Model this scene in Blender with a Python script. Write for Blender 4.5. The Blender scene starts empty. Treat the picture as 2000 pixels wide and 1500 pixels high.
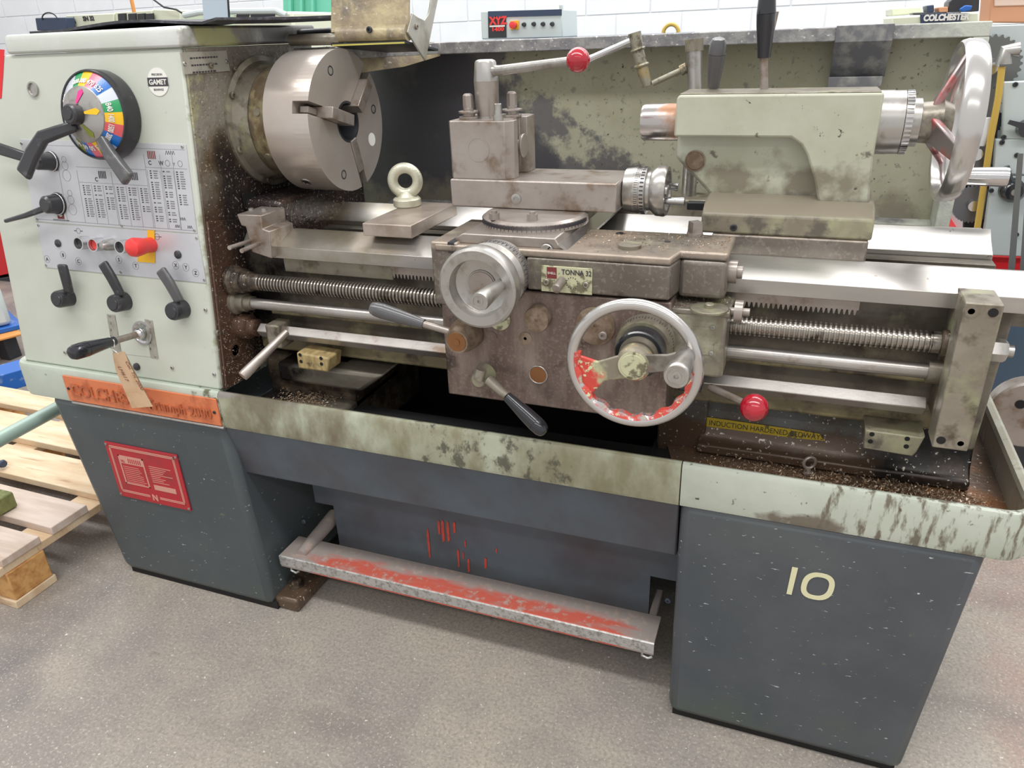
import bpy, bmesh, math, random
from mathutils import Vector as V, Matrix as MX
random.seed(7); R_u=random.uniform
S=bpy.context.scene; COL=S.collection
PI=math.pi
# ------------------------------------------------------------ camera, world, lights, exposure
RM=((0.93515,0.35237,-0.03648),(0.11879,-0.40895,-0.90479),(-0.33374,0.84178,-0.42429))
CAM=V((0,0,1.208)); F=1450.0
cd=bpy.data.cameras.new('camera'); co=bpy.data.objects.new('camera',cd); COL.objects.link(co)
cd.sensor_width=36; cd.lens=36*F/2000; cd.clip_start=.02; cd.clip_end=60
m=MX(((RM[0][0],-RM[1][0],-RM[2][0]),(RM[0][1],-RM[1][1],-RM[2][1]),(RM[0][2],-RM[1][2],-RM[2][2]))).to_4x4()
m.translation=CAM; co.matrix_world=m; S.camera=co
S.view_settings.view_transform='Standard'; S.view_settings.look='None'; S.view_settings.gamma=1
S.view_settings.use_curve_mapping=False; S.view_settings.exposure=0.42
w=bpy.data.worlds.new('world'); S.world=w; w.use_nodes=True
bg=w.node_tree.nodes['Background']; bg.inputs[0].default_value=(1,.985,.97,1); bg.inputs[1].default_value=.60
def area(name,loc,rot,sx,sy,power,col=(1,1,1)):
    l=bpy.data.lights.new(name,'AREA'); l.shape='RECTANGLE'; l.size=sx; l.size_y=sy; l.energy=power; l.color=col
    o=bpy.data.objects.new(name,l); COL.objects.link(o); o.location=loc; o.rotation_euler=rot; return o
area('ceiling_strip_light',(-.6,.2,3.3),(0,0,0),5,.35,62,(1,.99,.98))
area('ceiling_strip_light',(-.6,2.6,3.5),(0,0,0),6,.35,75,(1,.99,.98))
area('ceiling_strip_light',(-1.6,4.2,3.5),(0,0,0),12,.35,125,(1,.99,.98))
area('ceiling_strip_light',(.6,-1.6,3.0),(math.radians(-28),0,0),4,.6,75,(1,.98,.95))

# ------------------------------------------------------------ pixel -> world on a plane (frame 2000 x 1500)
def ray(px,py):
    a=((px-1000)/F,(py-750)/F,1.0)
    return V([sum(RM[i][j]*a[i] for i in range(3)) for j in range(3)])
def at(px,py,ax,v):
    d=ray(px,py); i='xyz'.index(ax); return CAM+d*((v-CAM[i])/d[i])
def hit(px,py,P,n):
    d=ray(px,py); return CAM+d*((P-CAM).dot(n)/d.dot(n))
def prj(P):
    q=P-CAM; c=[sum(RM[i][j]*q[j] for j in range(3)) for i in range(3)]
    return c[0]/c[2]*F+1000, c[1]/c[2]*F+750
def outx(P,d,px,lo=0,hi=.5):
    s=prj(P+d*1e-3)[0]>prj(P)[0]
    for _ in range(40):
        m_=(lo+hi)/2
        if (prj(P+d*m_)[0]<px)==s: lo=m_
        else: hi=m_
    return P+d*lo
X,Y,Z=V((1,0,0)),V((0,1,0)),V((0,0,1))

# ------------------------------------------------------------ materials
def rgb(r,g,b):
    f=lambda c:(c/255/12.92 if c<10 else ((c/255+.055)/1.055)**2.4)
    return (f(r),f(g),f(b),1)
MATS={}
def mat(name,col,rough=.5,metal=0,layers=(),bump=0,bs=60,spec=None,coat=0,aniso=0):
    m=bpy.data.materials.new(name); m.use_nodes=True; nt=m.node_tree; N=nt.nodes; L=nt.links
    bs_=N['Principled BSDF']; MATS[name]=m
    geo=N.new('ShaderNodeNewGeometry'); pos=geo.outputs['Position']
    sep=N.new('ShaderNodeSeparateXYZ'); L.new(pos,sep.inputs[0])
    def val(v):
        n=N.new('ShaderNodeValue'); n.outputs[0].default_value=v; return n.outputs[0]
    def cc(c):
        n=N.new('ShaderNodeRGB'); n.outputs[0].default_value=c; return n.outputs[0]
    c=cc(col); r=val(rough); me=val(metal)
    for ly in layers:
        g=ly.get
        mp=N.new('ShaderNodeMapping'); L.new(pos,mp.inputs[0]); mp.inputs['Scale'].default_value=g('st',(1,1,1)); mp.inputs['Location'].default_value=g('o',(0,0,0))
        mp.inputs['Rotation'].default_value=g('rot',(0,0,0))
        if g('vor'):
            nz=N.new('ShaderNodeTexVoronoi'); nz.inputs['Scale'].default_value=g('s',20); L.new(mp.outputs[0],nz.inputs[0])
            inv=N.new('ShaderNodeMath'); inv.operation='SUBTRACT'; inv.inputs[0].default_value=1; L.new(nz.outputs[0],inv.inputs[1]); f=inv.outputs[0]
        else:
            nz=N.new('ShaderNodeTexNoise'); nz.inputs['Scale'].default_value=g('s',8); nz.inputs['Detail'].default_value=g('d',6); nz.inputs['Roughness'].default_value=g('nr',.6); L.new(mp.outputs[0],nz.inputs[0]); f=nz.outputs[0]
        for (ax,a,b) in g('z',()):     # shift the threshold along an axis
            mr=N.new('ShaderNodeMapRange'); mr.inputs[1].default_value=a; mr.inputs[2].default_value=b; mr.inputs[3].default_value=-.5; mr.inputs[4].default_value=0.0
            if b<a:
                mr.inputs[1].default_value=b; mr.inputs[2].default_value=a; mr.inputs[3].default_value=0.0; mr.inputs[4].default_value=-.5
            if isinstance(ax,tuple):
                dp=N.new('ShaderNodeVectorMath'); dp.operation='DOT_PRODUCT'; L.new(pos,dp.inputs[0]); dp.inputs[1].default_value=ax; L.new(dp.outputs['Value'],mr.inputs[0])
            else: L.new(sep.outputs['xyz'.index(ax)],mr.inputs[0])
            ad=N.new('ShaderNodeMath'); L.new(f,ad.inputs[0]); L.new(mr.outputs[0],ad.inputs[1]); f=ad.outputs[0]
        t,wd=g('t',.55),g('w',.06)
        mr=N.new('ShaderNodeMapRange'); mr.inputs[1].default_value=t-wd; mr.inputs[2].default_value=t+wd; mr.inputs[3].default_value=0; mr.inputs[4].default_value=g('a',1.); L.new(f,mr.inputs[0])
        fac=mr.outputs[0]
        mx=N.new('ShaderNodeMix'); mx.data_type='RGBA'; L.new(fac,mx.inputs[0]); L.new(c,mx.inputs[6]); mx.inputs[7].default_value=ly['c']; c=mx.outputs[2]
        for key,cur in (('r',r),('m',me)):
            if g(key) is not None:
                mf=N.new('ShaderNodeMix'); L.new(fac,mf.inputs[0]); L.new(cur,mf.inputs[2]); mf.inputs[3].default_value=g(key)
                if key=='r': r=mf.outputs[0]
                else: me=mf.outputs[0]
    L.new(c,bs_.inputs['Base Color']); L.new(r,bs_.inputs['Roughness']); L.new(me,bs_.inputs['Metallic'])
    if spec is not None: bs_.inputs['Specular IOR Level'].default_value=spec
    if coat: bs_.inputs['Coat Weight'].default_value=coat; bs_.inputs['Coat Roughness'].default_value=.15
    if bump:
        nz=N.new('ShaderNodeTexNoise'); nz.inputs['Scale'].default_value=bs; nz.inputs['Detail'].default_value=5; L.new(pos,nz.inputs[0])
        bp=N.new('ShaderNodeBump'); bp.inputs['Strength'].default_value=bump; bp.inputs['Distance'].default_value=.004; L.new(nz.outputs[0],bp.inputs['Height']); L.new(bp.outputs[0],bs_.inputs['Normal'])
    return m
GR=rgb(70,64,52)
mat('paint',rgb(196,201,190),.32,0,[dict(c=rgb(184,190,176),s=5,t=.55,w=.12,a=.6),dict(c=rgb(128,130,112),s=38,t=.66,w=.03,d=8,a=.8,z=(('x',-1.5,-1.08),)),dict(c=rgb(96,104,94),s=60,t=.74,w=.02,a=.7),dict(c=rgb(130,130,92),s=20,t=.54,w=.06,z=(('x',-1.13,-1.07),),a=.8)],bump=.04,bs=200)
mat('paint_lid',rgb(192,196,188),.33,0,[dict(c=rgb(204,206,204),s=6,t=.5,w=.08,r=.25),dict(c=rgb(146,142,134),s=14,t=.44,w=.1,z=(('x',-1.09,-1.065),),r=.4,m=.4),dict(c=rgb(178,180,134),s=20,t=.48,w=.06,d=8,z=(('x',-1.2,-1.07),('y',1.40,1.32),('y',1.155,1.2))),dict(c=rgb(118,116,114),s=8,t=.25,w=.1,z=(('y',1.32,1.45),),r=.3,m=.3)],bump=.06,bs=150)
mat('side_grease',rgb(146,140,130),.36,.2,[dict(c=rgb(120,113,102),s=9,t=.5,w=.12),dict(c=rgb(170,168,130),s=30,t=.53,w=.08,d=8,z=(('y',1.32,1.16),('z',.9,1.1)),a=.8),dict(c=rgb(96,80,60),s=8,t=.44,w=.12,z=(('z',1.16,1.0),),r=.3),dict(c=rgb(90,68,56),s=5,t=.25,w=.12,z=(('z',1.02,.88),),r=.3),dict(c=rgb(44,40,42),s=8,t=.40,w=.12,z=(('y',1.13,1.2),('z',1.12,.98)),r=.25,a=.9),dict(c=rgb(196,190,178),s=190,t=.66,w=.02,d=2,a=.8),dict(c=rgb(84,76,68),s=150,t=.66,w=.04,d=2,a=.7)],bump=.5,bs=90)
mat('tray_paint',rgb(180,186,168),.32,.1,[dict(c=rgb(158,160,138),s=5,t=.5,w=.1),dict(c=rgb(126,120,92),s=14,st=(1,1,.5),t=.50,w=.10,d=8,z=(('x',.3,-.2),),r=.45,a=.8),dict(c=rgb(84,84,72),s=30,st=(1,1,.7),t=.55,w=.04,d=9,nr=.7,z=(('x',-.1,-.35),('x',-.95,-.6)),a=.9),dict(c=rgb(156,150,146),s=7,st=(1,1,2),t=.46,w=.08,z=(('z',.530,.566),('x',-.5,-.9)),m=.5,r=.35),dict(c=rgb(112,104,84),s=16,st=(1,1,.5),t=.48,w=.1,z=(('x',-.6,-.8),('x',-1.1,-1.0)),a=.8)],bump=.08,bs=120)
mat('tray_right',rgb(190,196,184),.32,.05,[dict(c=rgb(172,180,166),s=5,t=.5,w=.12),dict(c=rgb(124,117,106),s=9,st=(1,1,1.2),t=.40,w=.06,d=9,z=(('z',.545,.50),('x',-.1,.02),('x',.24,.1)),m=.3),dict(c=rgb(112,106,92),s=70,st=(1,1,.25),t=.545,w=.05,z=(('x',-.1,.1),)),dict(c=rgb(158,154,138),s=12,t=.42,w=.1,z=(('x',.2,.36),('y',1.06,1.15))),dict(c=rgb(80,76,60),s=60,t=.68,w=.03)],bump=.08,bs=120)
mat('tray_left',rgb(190,199,188),.34,0,[dict(c=rgb(176,184,170),s=5,t=.52,w=.12),dict(c=rgb(96,100,76),s=40,t=.56,w=.05,z=(('x',-1.35,-1.08),)),dict(c=rgb(100,110,96),s=50,t=.70,w=.02)],bump=.05)
mat('tray_inside',rgb(112,92,76),.34,.25,[dict(c=rgb(86,68,54),s=7,t=.5,w=.12),dict(c=rgb(140,92,54),s=8,t=.60,w=.08),dict(c=rgb(205,198,188),s=150,t=.67,w=.02,d=2)],bump=.3,bs=70)
mat('slate',rgb(76,81,87),.40,0,[dict(c=rgb(84,89,92),s=3,t=.5,w=.15),dict(c=rgb(68,74,80),s=4,t=.55,w=.12,o=(3,1,2)),dict(c=rgb(80,90,78),s=9,t=.50,w=.1,a=.5,z=(('z',.3,.05),)),dict(c=rgb(66,78,80),s=2,t=.3,w=.1,a=.35,z=(('x',-.6,-1.0),)),dict(c=rgb(190,195,194),s=52,st=(1,1,1.6),t=.735,w=.012,d=3,nr=.5),dict(c=rgb(178,184,184),s=110,st=(.5,.6,1.8),t=.705,w=.015,d=3),dict(c=rgb(124,126,96),s=30,t=.71,w=.03,a=.6)],bump=.05,bs=60)
mat('slate_panel',rgb(76,85,94),.40,0,[dict(c=rgb(86,96,106),s=3,t=.5,w=.15),dict(c=rgb(70,68,74),s=5,t=.56,w=.12)],bump=.03)
mat('slate_red',rgb(76,85,94),.40,0,[dict(c=rgb(86,96,106),s=3,t=.5,w=.15),dict(c=rgb(70,68,74),s=5,t=.56,w=.12)],bump=.03)
mat('red_paint',rgb(190,70,55),.5,0,[dict(c=rgb(160,70,60),s=60,t=.55,w=.05)])
mat('steel',rgb(178,174,170),.3,.65,[dict(c=rgb(152,146,140),s=7,t=.52,w=.12),dict(c=rgb(134,116,100),s=16,t=.64,w=.06,r=.45)],bump=.03,bs=200)
mat('steel_way',rgb(190,187,182),.28,.8,[dict(c=rgb(160,158,155),s=7,st=(.2,1,1),t=.55,w=.1),dict(c=rgb(120,104,84),s=60,t=.70,w=.03),dict(c=rgb(140,125,85),s=6,t=.5,w=.12,z=(('x',-.5,-.75),),a=.7)],bump=.02)
mat('steel_dirty',rgb(152,146,134),.34,.45,[dict(c=rgb(128,120,106),s=9,t=.5,w=.12),dict(c=rgb(92,84,70),s=26,t=.60,w=.08,r=.5),dict(c=rgb(142,142,112),s=16,t=.60,w=.06,m=0)],bump=.08,bs=120)
mat('tool_steel',rgb(170,162,156),.32,.55,[dict(c=rgb(150,140,132),s=11,t=.5,w=.14),dict(c=rgb(124,104,86),s=22,t=.62,w=.08)],bump=.04,bs=200)
mat('saddle_iron',rgb(132,125,117),.34,.4,[dict(c=rgb(106,98,90),s=8,st=(1,1,.6),t=.5,w=.14),dict(c=rgb(138,136,116),s=18,t=.62,w=.06,m=0,a=.8),dict(c=rgb(176,160,144),s=7,t=.45,w=.12,z=(('z',.885,.9),),r=.28),dict(c=rgb(74,64,56),s=22,t=.66,w=.05),dict(c=rgb(150,142,134),s=160,t=.60,w=.05,d=2,a=.5)],bump=.08,bs=100)
mat('apron_iron',rgb(122,108,102),.31,.4,[dict(c=rgb(98,82,76),s=12,st=(1,1,.25),t=.5,w=.14),dict(c=rgb(144,130,122),s=18,st=(1.5,1,.3),t=.58,w=.1),dict(c=rgb(70,58,54),s=14,t=.64,w=.06),dict(c=rgb(150,138,130),s=200,t=.60,w=.05,d=2,a=.4)],bump=.06,bs=120)
mat('chuck_steel',rgb(198,191,184),.27,.55,[dict(c=rgb(184,172,162),s=5,t=.5,w=.15),dict(c=rgb(150,126,106),s=10,t=.56,w=.1,z=(('x',-.90,-1.0),('z',1.1,1.0)),r=.4)],bump=.02)
mat('chuck_rust',rgb(146,134,114),.4,.4,[dict(c=rgb(124,102,76),s=12,t=.52,w=.1),dict(c=rgb(80,74,64),s=20,t=.6,w=.08),dict(c=rgb(180,168,130),s=18,t=.60,w=.05)],bump=.15)
mat('chrome',rgb(205,205,206),.16,.95)
mat('satin',rgb(180,178,174),.30,.8,[dict(c=rgb(150,144,136),s=40,t=.6,w=.1)])
mat('bed_web',rgb(128,123,112),.38,.25,[dict(c=rgb(102,96,86),s=6,st=(1,1,2),t=.5,w=.12),dict(c=rgb(80,72,62),s=9,t=.55,w=.1),dict(c=rgb(146,143,118),s=14,t=.62,w=.08),dict(c=rgb(36,32,32),s=10,t=.40,w=.12,z=(('x',-.86,-.98),),r=.25)],bump=.12,bs=80)
mat('bed_ledge',rgb(172,163,122),.40,.05,[dict(c=rgb(124,113,88),s=12,st=(.6,1,1),t=.46,w=.08),dict(c=rgb(66,58,48),s=22,t=.58,w=.08)],bump=.12)
mat('bed_foot',rgb(110,112,112),.34,.2,[dict(c=rgb(84,76,66),s=8,t=.5,w=.1),dict(c=rgb(92,74,60),s=8,t=.3,w=.12,z=(('z',.585,.545),),r=.3),dict(c=rgb(30,27,26),s=7,t=.40,w=.08,z=(('x',.1,.2),),r=.4),dict(c=rgb(205,198,188),s=150,t=.67,w=.02,d=2)],bump=.15)
mat('black_oil',rgb(58,50,44),.3,.2,[dict(c=rgb(104,92,78),s=30,t=.52,w=.08),dict(c=rgb(170,160,145),s=140,t=.66,w=.02)],bump=.5,bs=90)
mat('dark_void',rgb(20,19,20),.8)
mat('tail_paint',rgb(182,185,168),.33,0,[dict(c=rgb(168,170,148),s=6,t=.5,w=.12),dict(c=rgb(110,106,92),s=40,t=.66,w=.03,d=8),dict(c=rgb(128,122,106),s=18,t=.44,w=.1,z=(('z',1.06,.98),),d=9),dict(c=rgb(104,98,92),s=14,t=.36,w=.06,d=9,z=(('z',.99,.92),('x',-.25,.0))),dict(c=rgb(70,72,64),s=80,t=.70,w=.02)],bump=.08,bs=120)
mat('tail_base',rgb(158,156,126),.38,0,[dict(c=rgb(128,120,104),s=13,t=.46,w=.10,d=8),dict(c=rgb(98,92,82),s=30,t=.60,w=.06),dict(c=rgb(134,126,110),s=5,t=.3,w=.1,z=(('z',.925,.94),))],bump=.1)
mat('guard_paint',rgb(172,171,150),.42,0,[dict(c=rgb(154,152,128),s=4,t=.5,w=.12),dict(c=rgb(128,130,114),s=70,t=.62,w=.03),dict(c=rgb(94,92,94),s=9,t=.43,w=.04,d=9,nr=.7,z=(((1,0,1.34),1.0,.86),),a=.93),dict(c=rgb(66,65,70),s=5,t=.34,w=.06,d=8,z=(((1,0,1.0),.5,.34),),a=.95),dict(c=rgb(120,114,100),s=9,t=.48,w=.08,d=8,z=(('z',.98,.86),),a=.8),dict(c=rgb(66,64,56),s=90,t=.68,w=.02)],bump=.1,bs=160)
mat('guard_lip',rgb(158,157,156),.36,.35,[dict(c=rgb(130,129,132),s=40,t=.5,w=.08),dict(c=rgb(190,195,184),s=6,t=.38,w=.06,z=(('x',-.1,.25),),m=0),dict(c=rgb(205,205,202),s=120,t=.64,w=.02)],bump=.25,bs=200)
mat('guard_strip',rgb(112,113,118),.4,.3,[dict(c=rgb(150,150,146),s=30,t=.56,w=.08)])
mat('chuck_guard',rgb(186,172,136),.38,.1,[dict(c=rgb(140,126,106),s=14,t=.48,w=.1),dict(c=rgb(104,98,92),s=12,t=.60,w=.06),dict(c=rgb(212,206,196),s=110,t=.66,w=.03)],bump=.3,bs=120)
mat('brass_edge',rgb(196,186,96),.35,.1)
mat('black_plastic',rgb(48,48,52),.3,0,[dict(c=rgb(80,80,84),s=50,t=.66,w=.05)],coat=.2)
mat('gloss_black',rgb(36,38,44),.16,0,coat=.4)
mat('grey_paddle',rgb(84,84,86),.28,0,[dict(c=rgb(120,118,114),s=30,t=.62,w=.06)],coat=.3)
mat('knob_red',rgb(176,20,44),.14,0,[dict(c=rgb(150,18,36),s=40,t=.6,w=.1)],coat=.6)
mat('mushroom_red',rgb(226,62,60),.35,0)
mat('plate_alu',rgb(206,208,212),.33,.35,[dict(c=rgb(192,194,200),s=7,t=.5,w=.15)])
mat('plate_alu_worn',rgb(176,174,164),.38,.4,[dict(c=rgb(146,142,130),s=20,t=.55,w=.1)])
mat('print_grey',rgb(120,118,124),.6); mat('print_dark',rgb(60,58,64),.6); mat('print_red',rgb(120,50,50),.6)
mat('print_white',rgb(226,226,220),.5); mat('cream_paint',rgb(216,214,176),.5)
mat('orange_plate',rgb(214,124,82),.42,0,[dict(c=rgb(184,98,64),s=30,t=.58,w=.08)],bump=.05)
mat('orange_letters',rgb(176,96,62),.35,.1,[dict(c=rgb(196,120,80),s=90,t=.56,w=.05)])
mat('red_plate',rgb(176,40,50),.4,0,[dict(c=rgb(150,50,56),s=20,t=.6,w=.1)]); mat('pink_print',rgb(206,150,136),.5)
mat('yellow_sticker',rgb(190,165,50),.5,0,[dict(c=rgb(110,100,60),s=45,t=.52,w=.02,z=(('x',-.12,.02),))])
mat('yellow_plate',rgb(228,178,30),.45)
for n,c in dict(dial_green=(30,150,90),dial_yellow=(240,190,20),dial_pink=(225,100,125),dial_blue=(20,105,190),dial_white=(205,212,222),dial_magenta=(225,40,130),dial_red=(215,90,95),dial_olive=(130,140,50)).items(): mat(n,rgb(*c),.3,0,coat=.3)
mat('tag_paper',rgb(216,184,150),.8,0,[dict(c=rgb(200,165,130),s=30,t=.6,w=.1)]); mat('string',rgb(225,225,220),.8)
mat('ink_brown',rgb(130,70,60),.7)
mat('rubber',rgb(56,56,62),.6,0,[dict(c=rgb(90,90,96),s=60,t=.6,w=.08)],bump=.2)
mat('tread',rgb(160,150,144),.5,.1,[dict(c=rgb(206,84,62),s=14,st=(1,3,1),t=.36,w=.14,d=8,z=(('y',1.165,1.125),('x',-1.02,-.9),('x',-.18,-.24)),a=.85),dict(c=rgb(180,160,150),s=60,t=.60,w=.06)],bump=.1,bs=100)
mat('tread_edge',rgb(196,196,194),.3,.6,[dict(c=rgb(150,148,142),s=120,t=.56,w=.08)])
mat('hand_red',rgb(200,70,60),.4,0,[dict(c=rgb(205,208,168),s=90,t=.57,w=.02,d=8),dict(c=rgb(176,176,140),s=24,t=.44,w=.06,z=(('x',-.31,-.25),),r=.4),dict(c=rgb(128,120,104),s=24,t=.46,w=.08,z=(('x',-.30,-.235),))],bump=.1)
mat('rim_metal',rgb(200,198,196),.2,.8)
mat('rim_red',rgb(200,76,66),.35,0,[dict(c=rgb(196,194,192),s=34,t=.56,w=.04,m=.8,r=.2),dict(c=rgb(205,205,165),s=80,t=.62,w=.02)])
mat('cap_green',rgb(188,188,156),.42,0,[dict(c=rgb(112,106,84),s=70,t=.56,w=.05)])
mat('cap_rust',rgb(150,134,118),.4,.4,[dict(c=rgb(118,100,82),s=50,t=.5,w=.08)])
mat('cap_copper',rgb(140,96,60),.4,.5)
mat('quill',rgb(186,182,180),.2,.85,[dict(c=rgb(168,122,92),s=14,t=.47,w=.08,z=(('x',-.275,-.225),),m=.3,r=.45)])
mat('zinc',rgb(204,202,182),.36,.4,bump=.2,bs=300)
mat('clamp_plate',rgb(176,164,154),.34,.4,[dict(c=rgb(150,136,124),s=12,t=.55,w=.1)])
mat('ochre_box',rgb(176,156,110),.5,0,[dict(c=rgb(136,116,78),s=60,st=(2,1,.4),t=.50,w=.08,a=.7),dict(c=rgb(70,60,48),s=50,t=.64,w=.06)])
mat('floor',rgb(158,151,143),.5,0,[dict(c=rgb(134,127,123),s=1.3,t=.5,w=.15),dict(c=rgb(172,163,150),s=3,t=.54,w=.12),dict(c=rgb(108,102,104),s=2.2,t=.50,w=.12,z=(('x',-.9,-1.5),)),dict(c=rgb(160,130,120),s=2.6,t=.52,w=.08,z=(('x',.1,.5),),a=.6),dict(c=rgb(116,110,106),s=4.4,st=(.5,1,1),t=.60,w=.08,a=.6),dict(c=rgb(122,116,110),s=150,t=.54,w=.08,d=3,a=.5),dict(c=rgb(186,178,164),s=170,t=.60,w=.05,d=3,a=.6,o=(2,0,0)),dict(c=rgb(205,199,188),s=34,t=.72,w=.03),dict(c=rgb(214,210,200),s=110,t=.71,w=.02,d=2),dict(c=rgb(98,92,88),s=12,t=.70,w=.03,a=.6)],bump=.12,bs=60)
mat('wall_white',rgb(230,233,238),.6,0,[dict(c=rgb(224,228,232),s=6,t=.5,w=.15)],bump=.05,bs=40)
mat('mortar',rgb(226,230,234),.7)
mat('wood',rgb(226,206,176),.6,0,[dict(c=rgb(204,176,142),s=7,st=(.5,3,1),t=.5,w=.12),dict(c=rgb(170,136,104),s=16,st=(.3,3,1),t=.66,w=.06)],bump=.15,bs=80)
mat('wood_grey',rgb(208,192,180),.65,0,[dict(c=rgb(182,162,146),s=8,st=(.4,3,1),t=.5,w=.12)],bump=.15,bs=80)
mat('wood_block',rgb(206,160,100),.7,0,[dict(c=rgb(176,120,66),s=24,t=.55,w=.08)],bump=.3,bs=120)
mat('wood_green',rgb(130,134,84),.7,0,[dict(c=rgb(96,104,60),s=24,t=.55,w=.08)],bump=.2)
mat('mint_pipe',rgb(160,182,172),.35,.1,[dict(c=rgb(60,90,84),s=40,t=.70,w=.03)])
mat('blue_paint',rgb(30,96,180),.45,0,[dict(c=rgb(150,170,190),s=14,t=.64,w=.06)])
mat('orange_wood',rgb(220,150,80),.6); mat('machine_grey',rgb(196,206,206),.4); mat('machine_cream',rgb(214,218,196),.45)
mat('machine_slate',rgb(66,88,108),.4,0,[dict(c=rgb(150,165,175),s=40,t=.71,w=.02)])
mat('machine_red',rgb(216,36,44),.45); mat('cardboard',rgb(200,146,112),.75); mat('cardboard_light',rgb(222,196,180),.75)
mat('mint_plastic',rgb(118,205,178),.35); mat('perspex',rgb(190,206,220),.1,0)
mat('yellow_hose',rgb(200,168,80),.4); mat('strap_grey',rgb(104,106,104),.6); mat('gear_steel',rgb(120,120,124),.35,.7)
mat('dark_iron',rgb(56,58,62),.4,.3); mat('glove_white',rgb(220,222,226),.8); mat('navy',rgb(52,66,92),.4)

# ------------------------------------------------------------ mesh builder
class B:
    def __init__(s): s.v=[]; s.f=[]
    def add(s,vs,fs):
        k=len(s.v); s.v+= [V(p) for p in vs]; s.f+=[[k+i for i in f] for f in fs]; return s
    def box(s,a,b):
        x0,y0,z0=[min(a[i],b[i]) for i in range(3)]; x1,y1,z1=[max(a[i],b[i]) for i in range(3)]
        return s.add([(x0,y0,z0),(x1,y0,z0),(x1,y1,z0),(x0,y1,z0),(x0,y0,z1),(x1,y0,z1),(x1,y1,z1),(x0,y1,z1)],
              [(0,3,2,1),(4,5,6,7),(0,1,5,4),(1,2,6,5),(2,3,7,6),(3,0,4,7)])
    def prism(s,pts,vec):
        n=len(pts); vec=V(vec); pts=[V(p) for p in pts]
        c=sum(((pts[i]-pts[0]).cross(pts[(i+1)%n]-pts[0]) for i in range(n)),V())
        if c.dot(vec)>0: pts=pts[::-1]
        return s.add(pts+[p+vec for p in pts],[list(range(n)),list(range(2*n-1,n-1,-1))]+[[i,i+n,(i+1)%n+n,(i+1)%n] for i in range(n)])
    def tube(s,pts,rad,seg=20,cap=True,closed=False,up=None):
        pts=[V(p) for p in pts]; n=len(pts)
        if not isinstance(rad,(list,tuple)): rad=[rad]*n
        u=None; rings=[]
        for i in range(n):
            if closed: t=pts[(i+1)%n]-pts[i-1]
            else: t=pts[min(i+1,n-1)]-pts[max(i-1,0)]
            if t.length<1e-9: t=(pts[-1]-pts[0])
            t.normalize()
            if u is None:
                u=V(up) if up is not None else (X if abs(t.x)<.8 else Z)
                u=(u-t*u.dot(t)).normalized()
            else: u=(u-t*u.dot(t)).normalized()
            w_=t.cross(u)
            rings.append([pts[i]+(u*math.cos(a)+w_*math.sin(a))*rad[i] for a in [2*PI*j/seg+PI/seg for j in range(seg)]])
        vs=[p for r_ in rings for p in r_]; fs=[]
        for i in range(n if closed else n-1):
            k=(i+1)%n
            for j in range(seg): fs.append([i*seg+j,i*seg+(j+1)%seg,k*seg+(j+1)%seg,k*seg+j])
        if cap and not closed: fs.append(list(range(seg-1,-1,-1))); fs.append([(n-1)*seg+j for j in range(seg)])
        return s.add(vs,fs)
    def lathe(s,P,d,prof,seg=32,cap=True,up=None):   # prof: (t, r) along d; axial steps allowed
        P=V(P); d=V(d).normalized(); u=V(up) if up is not None else (X if abs(d.x)<.8 else Z); u=(u-d*u.dot(d)).normalized(); w_=d.cross(u)
        vs=[];fs=[];n=len(prof)
        for t,r in prof:
            for j in range(seg):
                a=2*PI*j/seg+PI/seg; vs.append(P+d*t+(u*math.cos(a)+w_*math.sin(a))*max(r,1e-5))
        for i in range(n-1):
            for j in range(seg): fs.append([i*seg+j,i*seg+(j+1)%seg,(i+1)*seg+(j+1)%seg,(i+1)*seg+j])
        if cap: fs.append(list(range(seg-1,-1,-1))); fs.append([(n-1)*seg+j for j in range(seg)])
        return s.add(vs,fs)
    def cyl(s,a,b,r,r2=None,seg=24):
        a=V(a); b=V(b); L_=(b-a).length; return s.lathe(a,b-a,[(0,r),(L_,r if r2 is None else r2)],seg)
    def ball(s,c,r,seg=24,d=Z):
        n=12; return s.lathe(V(c)-V(d)*0,d,[(-r*math.cos(PI*i/n),r*math.sin(PI*i/n)) for i in range(n+1)],seg,cap=False)
    def ring(s,c,nrm,R,r,seg=48,rs=12,fr=None):
        nrm=V(nrm).normalized(); u=(X if abs(nrm.x)<.8 else Z); u=(u-nrm*u.dot(nrm)).normalized(); w_=nrm.cross(u); vs=[];fs=[]
        for i in range(seg):
            a=2*PI*i/seg; e=u*math.cos(a)+w_*math.sin(a)
            for j in range(rs):
                b=2*PI*j/rs; rr=r if fr is None else r*fr(a,b)
                vs.append(V(c)+e*(R+rr*math.cos(b))+nrm*rr*math.sin(b))
        for i in range(seg):
            for j in range(rs):
                k=(i+1)%seg; l=(j+1)%rs; fs.append([i*rs+j,k*rs+j,k*rs+l,i*rs+l])
        return s.add(vs,fs)
    def obox(s,c,ex,ey,ez):
        c=V(c);ex=V(ex);ey=V(ey);ez=V(ez); vs=[c+ex*a+ey*b+ez*g for g in(-1,1) for b in(-1,1) for a in(-1,1)]
        return s.add(vs,[(0,2,3,1),(4,5,7,6),(0,1,5,4),(2,6,7,3),(0,4,6,2),(1,3,7,5)])
WL={}
def wl(o): return WL.get(o.name,V((0,0,0)))
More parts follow.
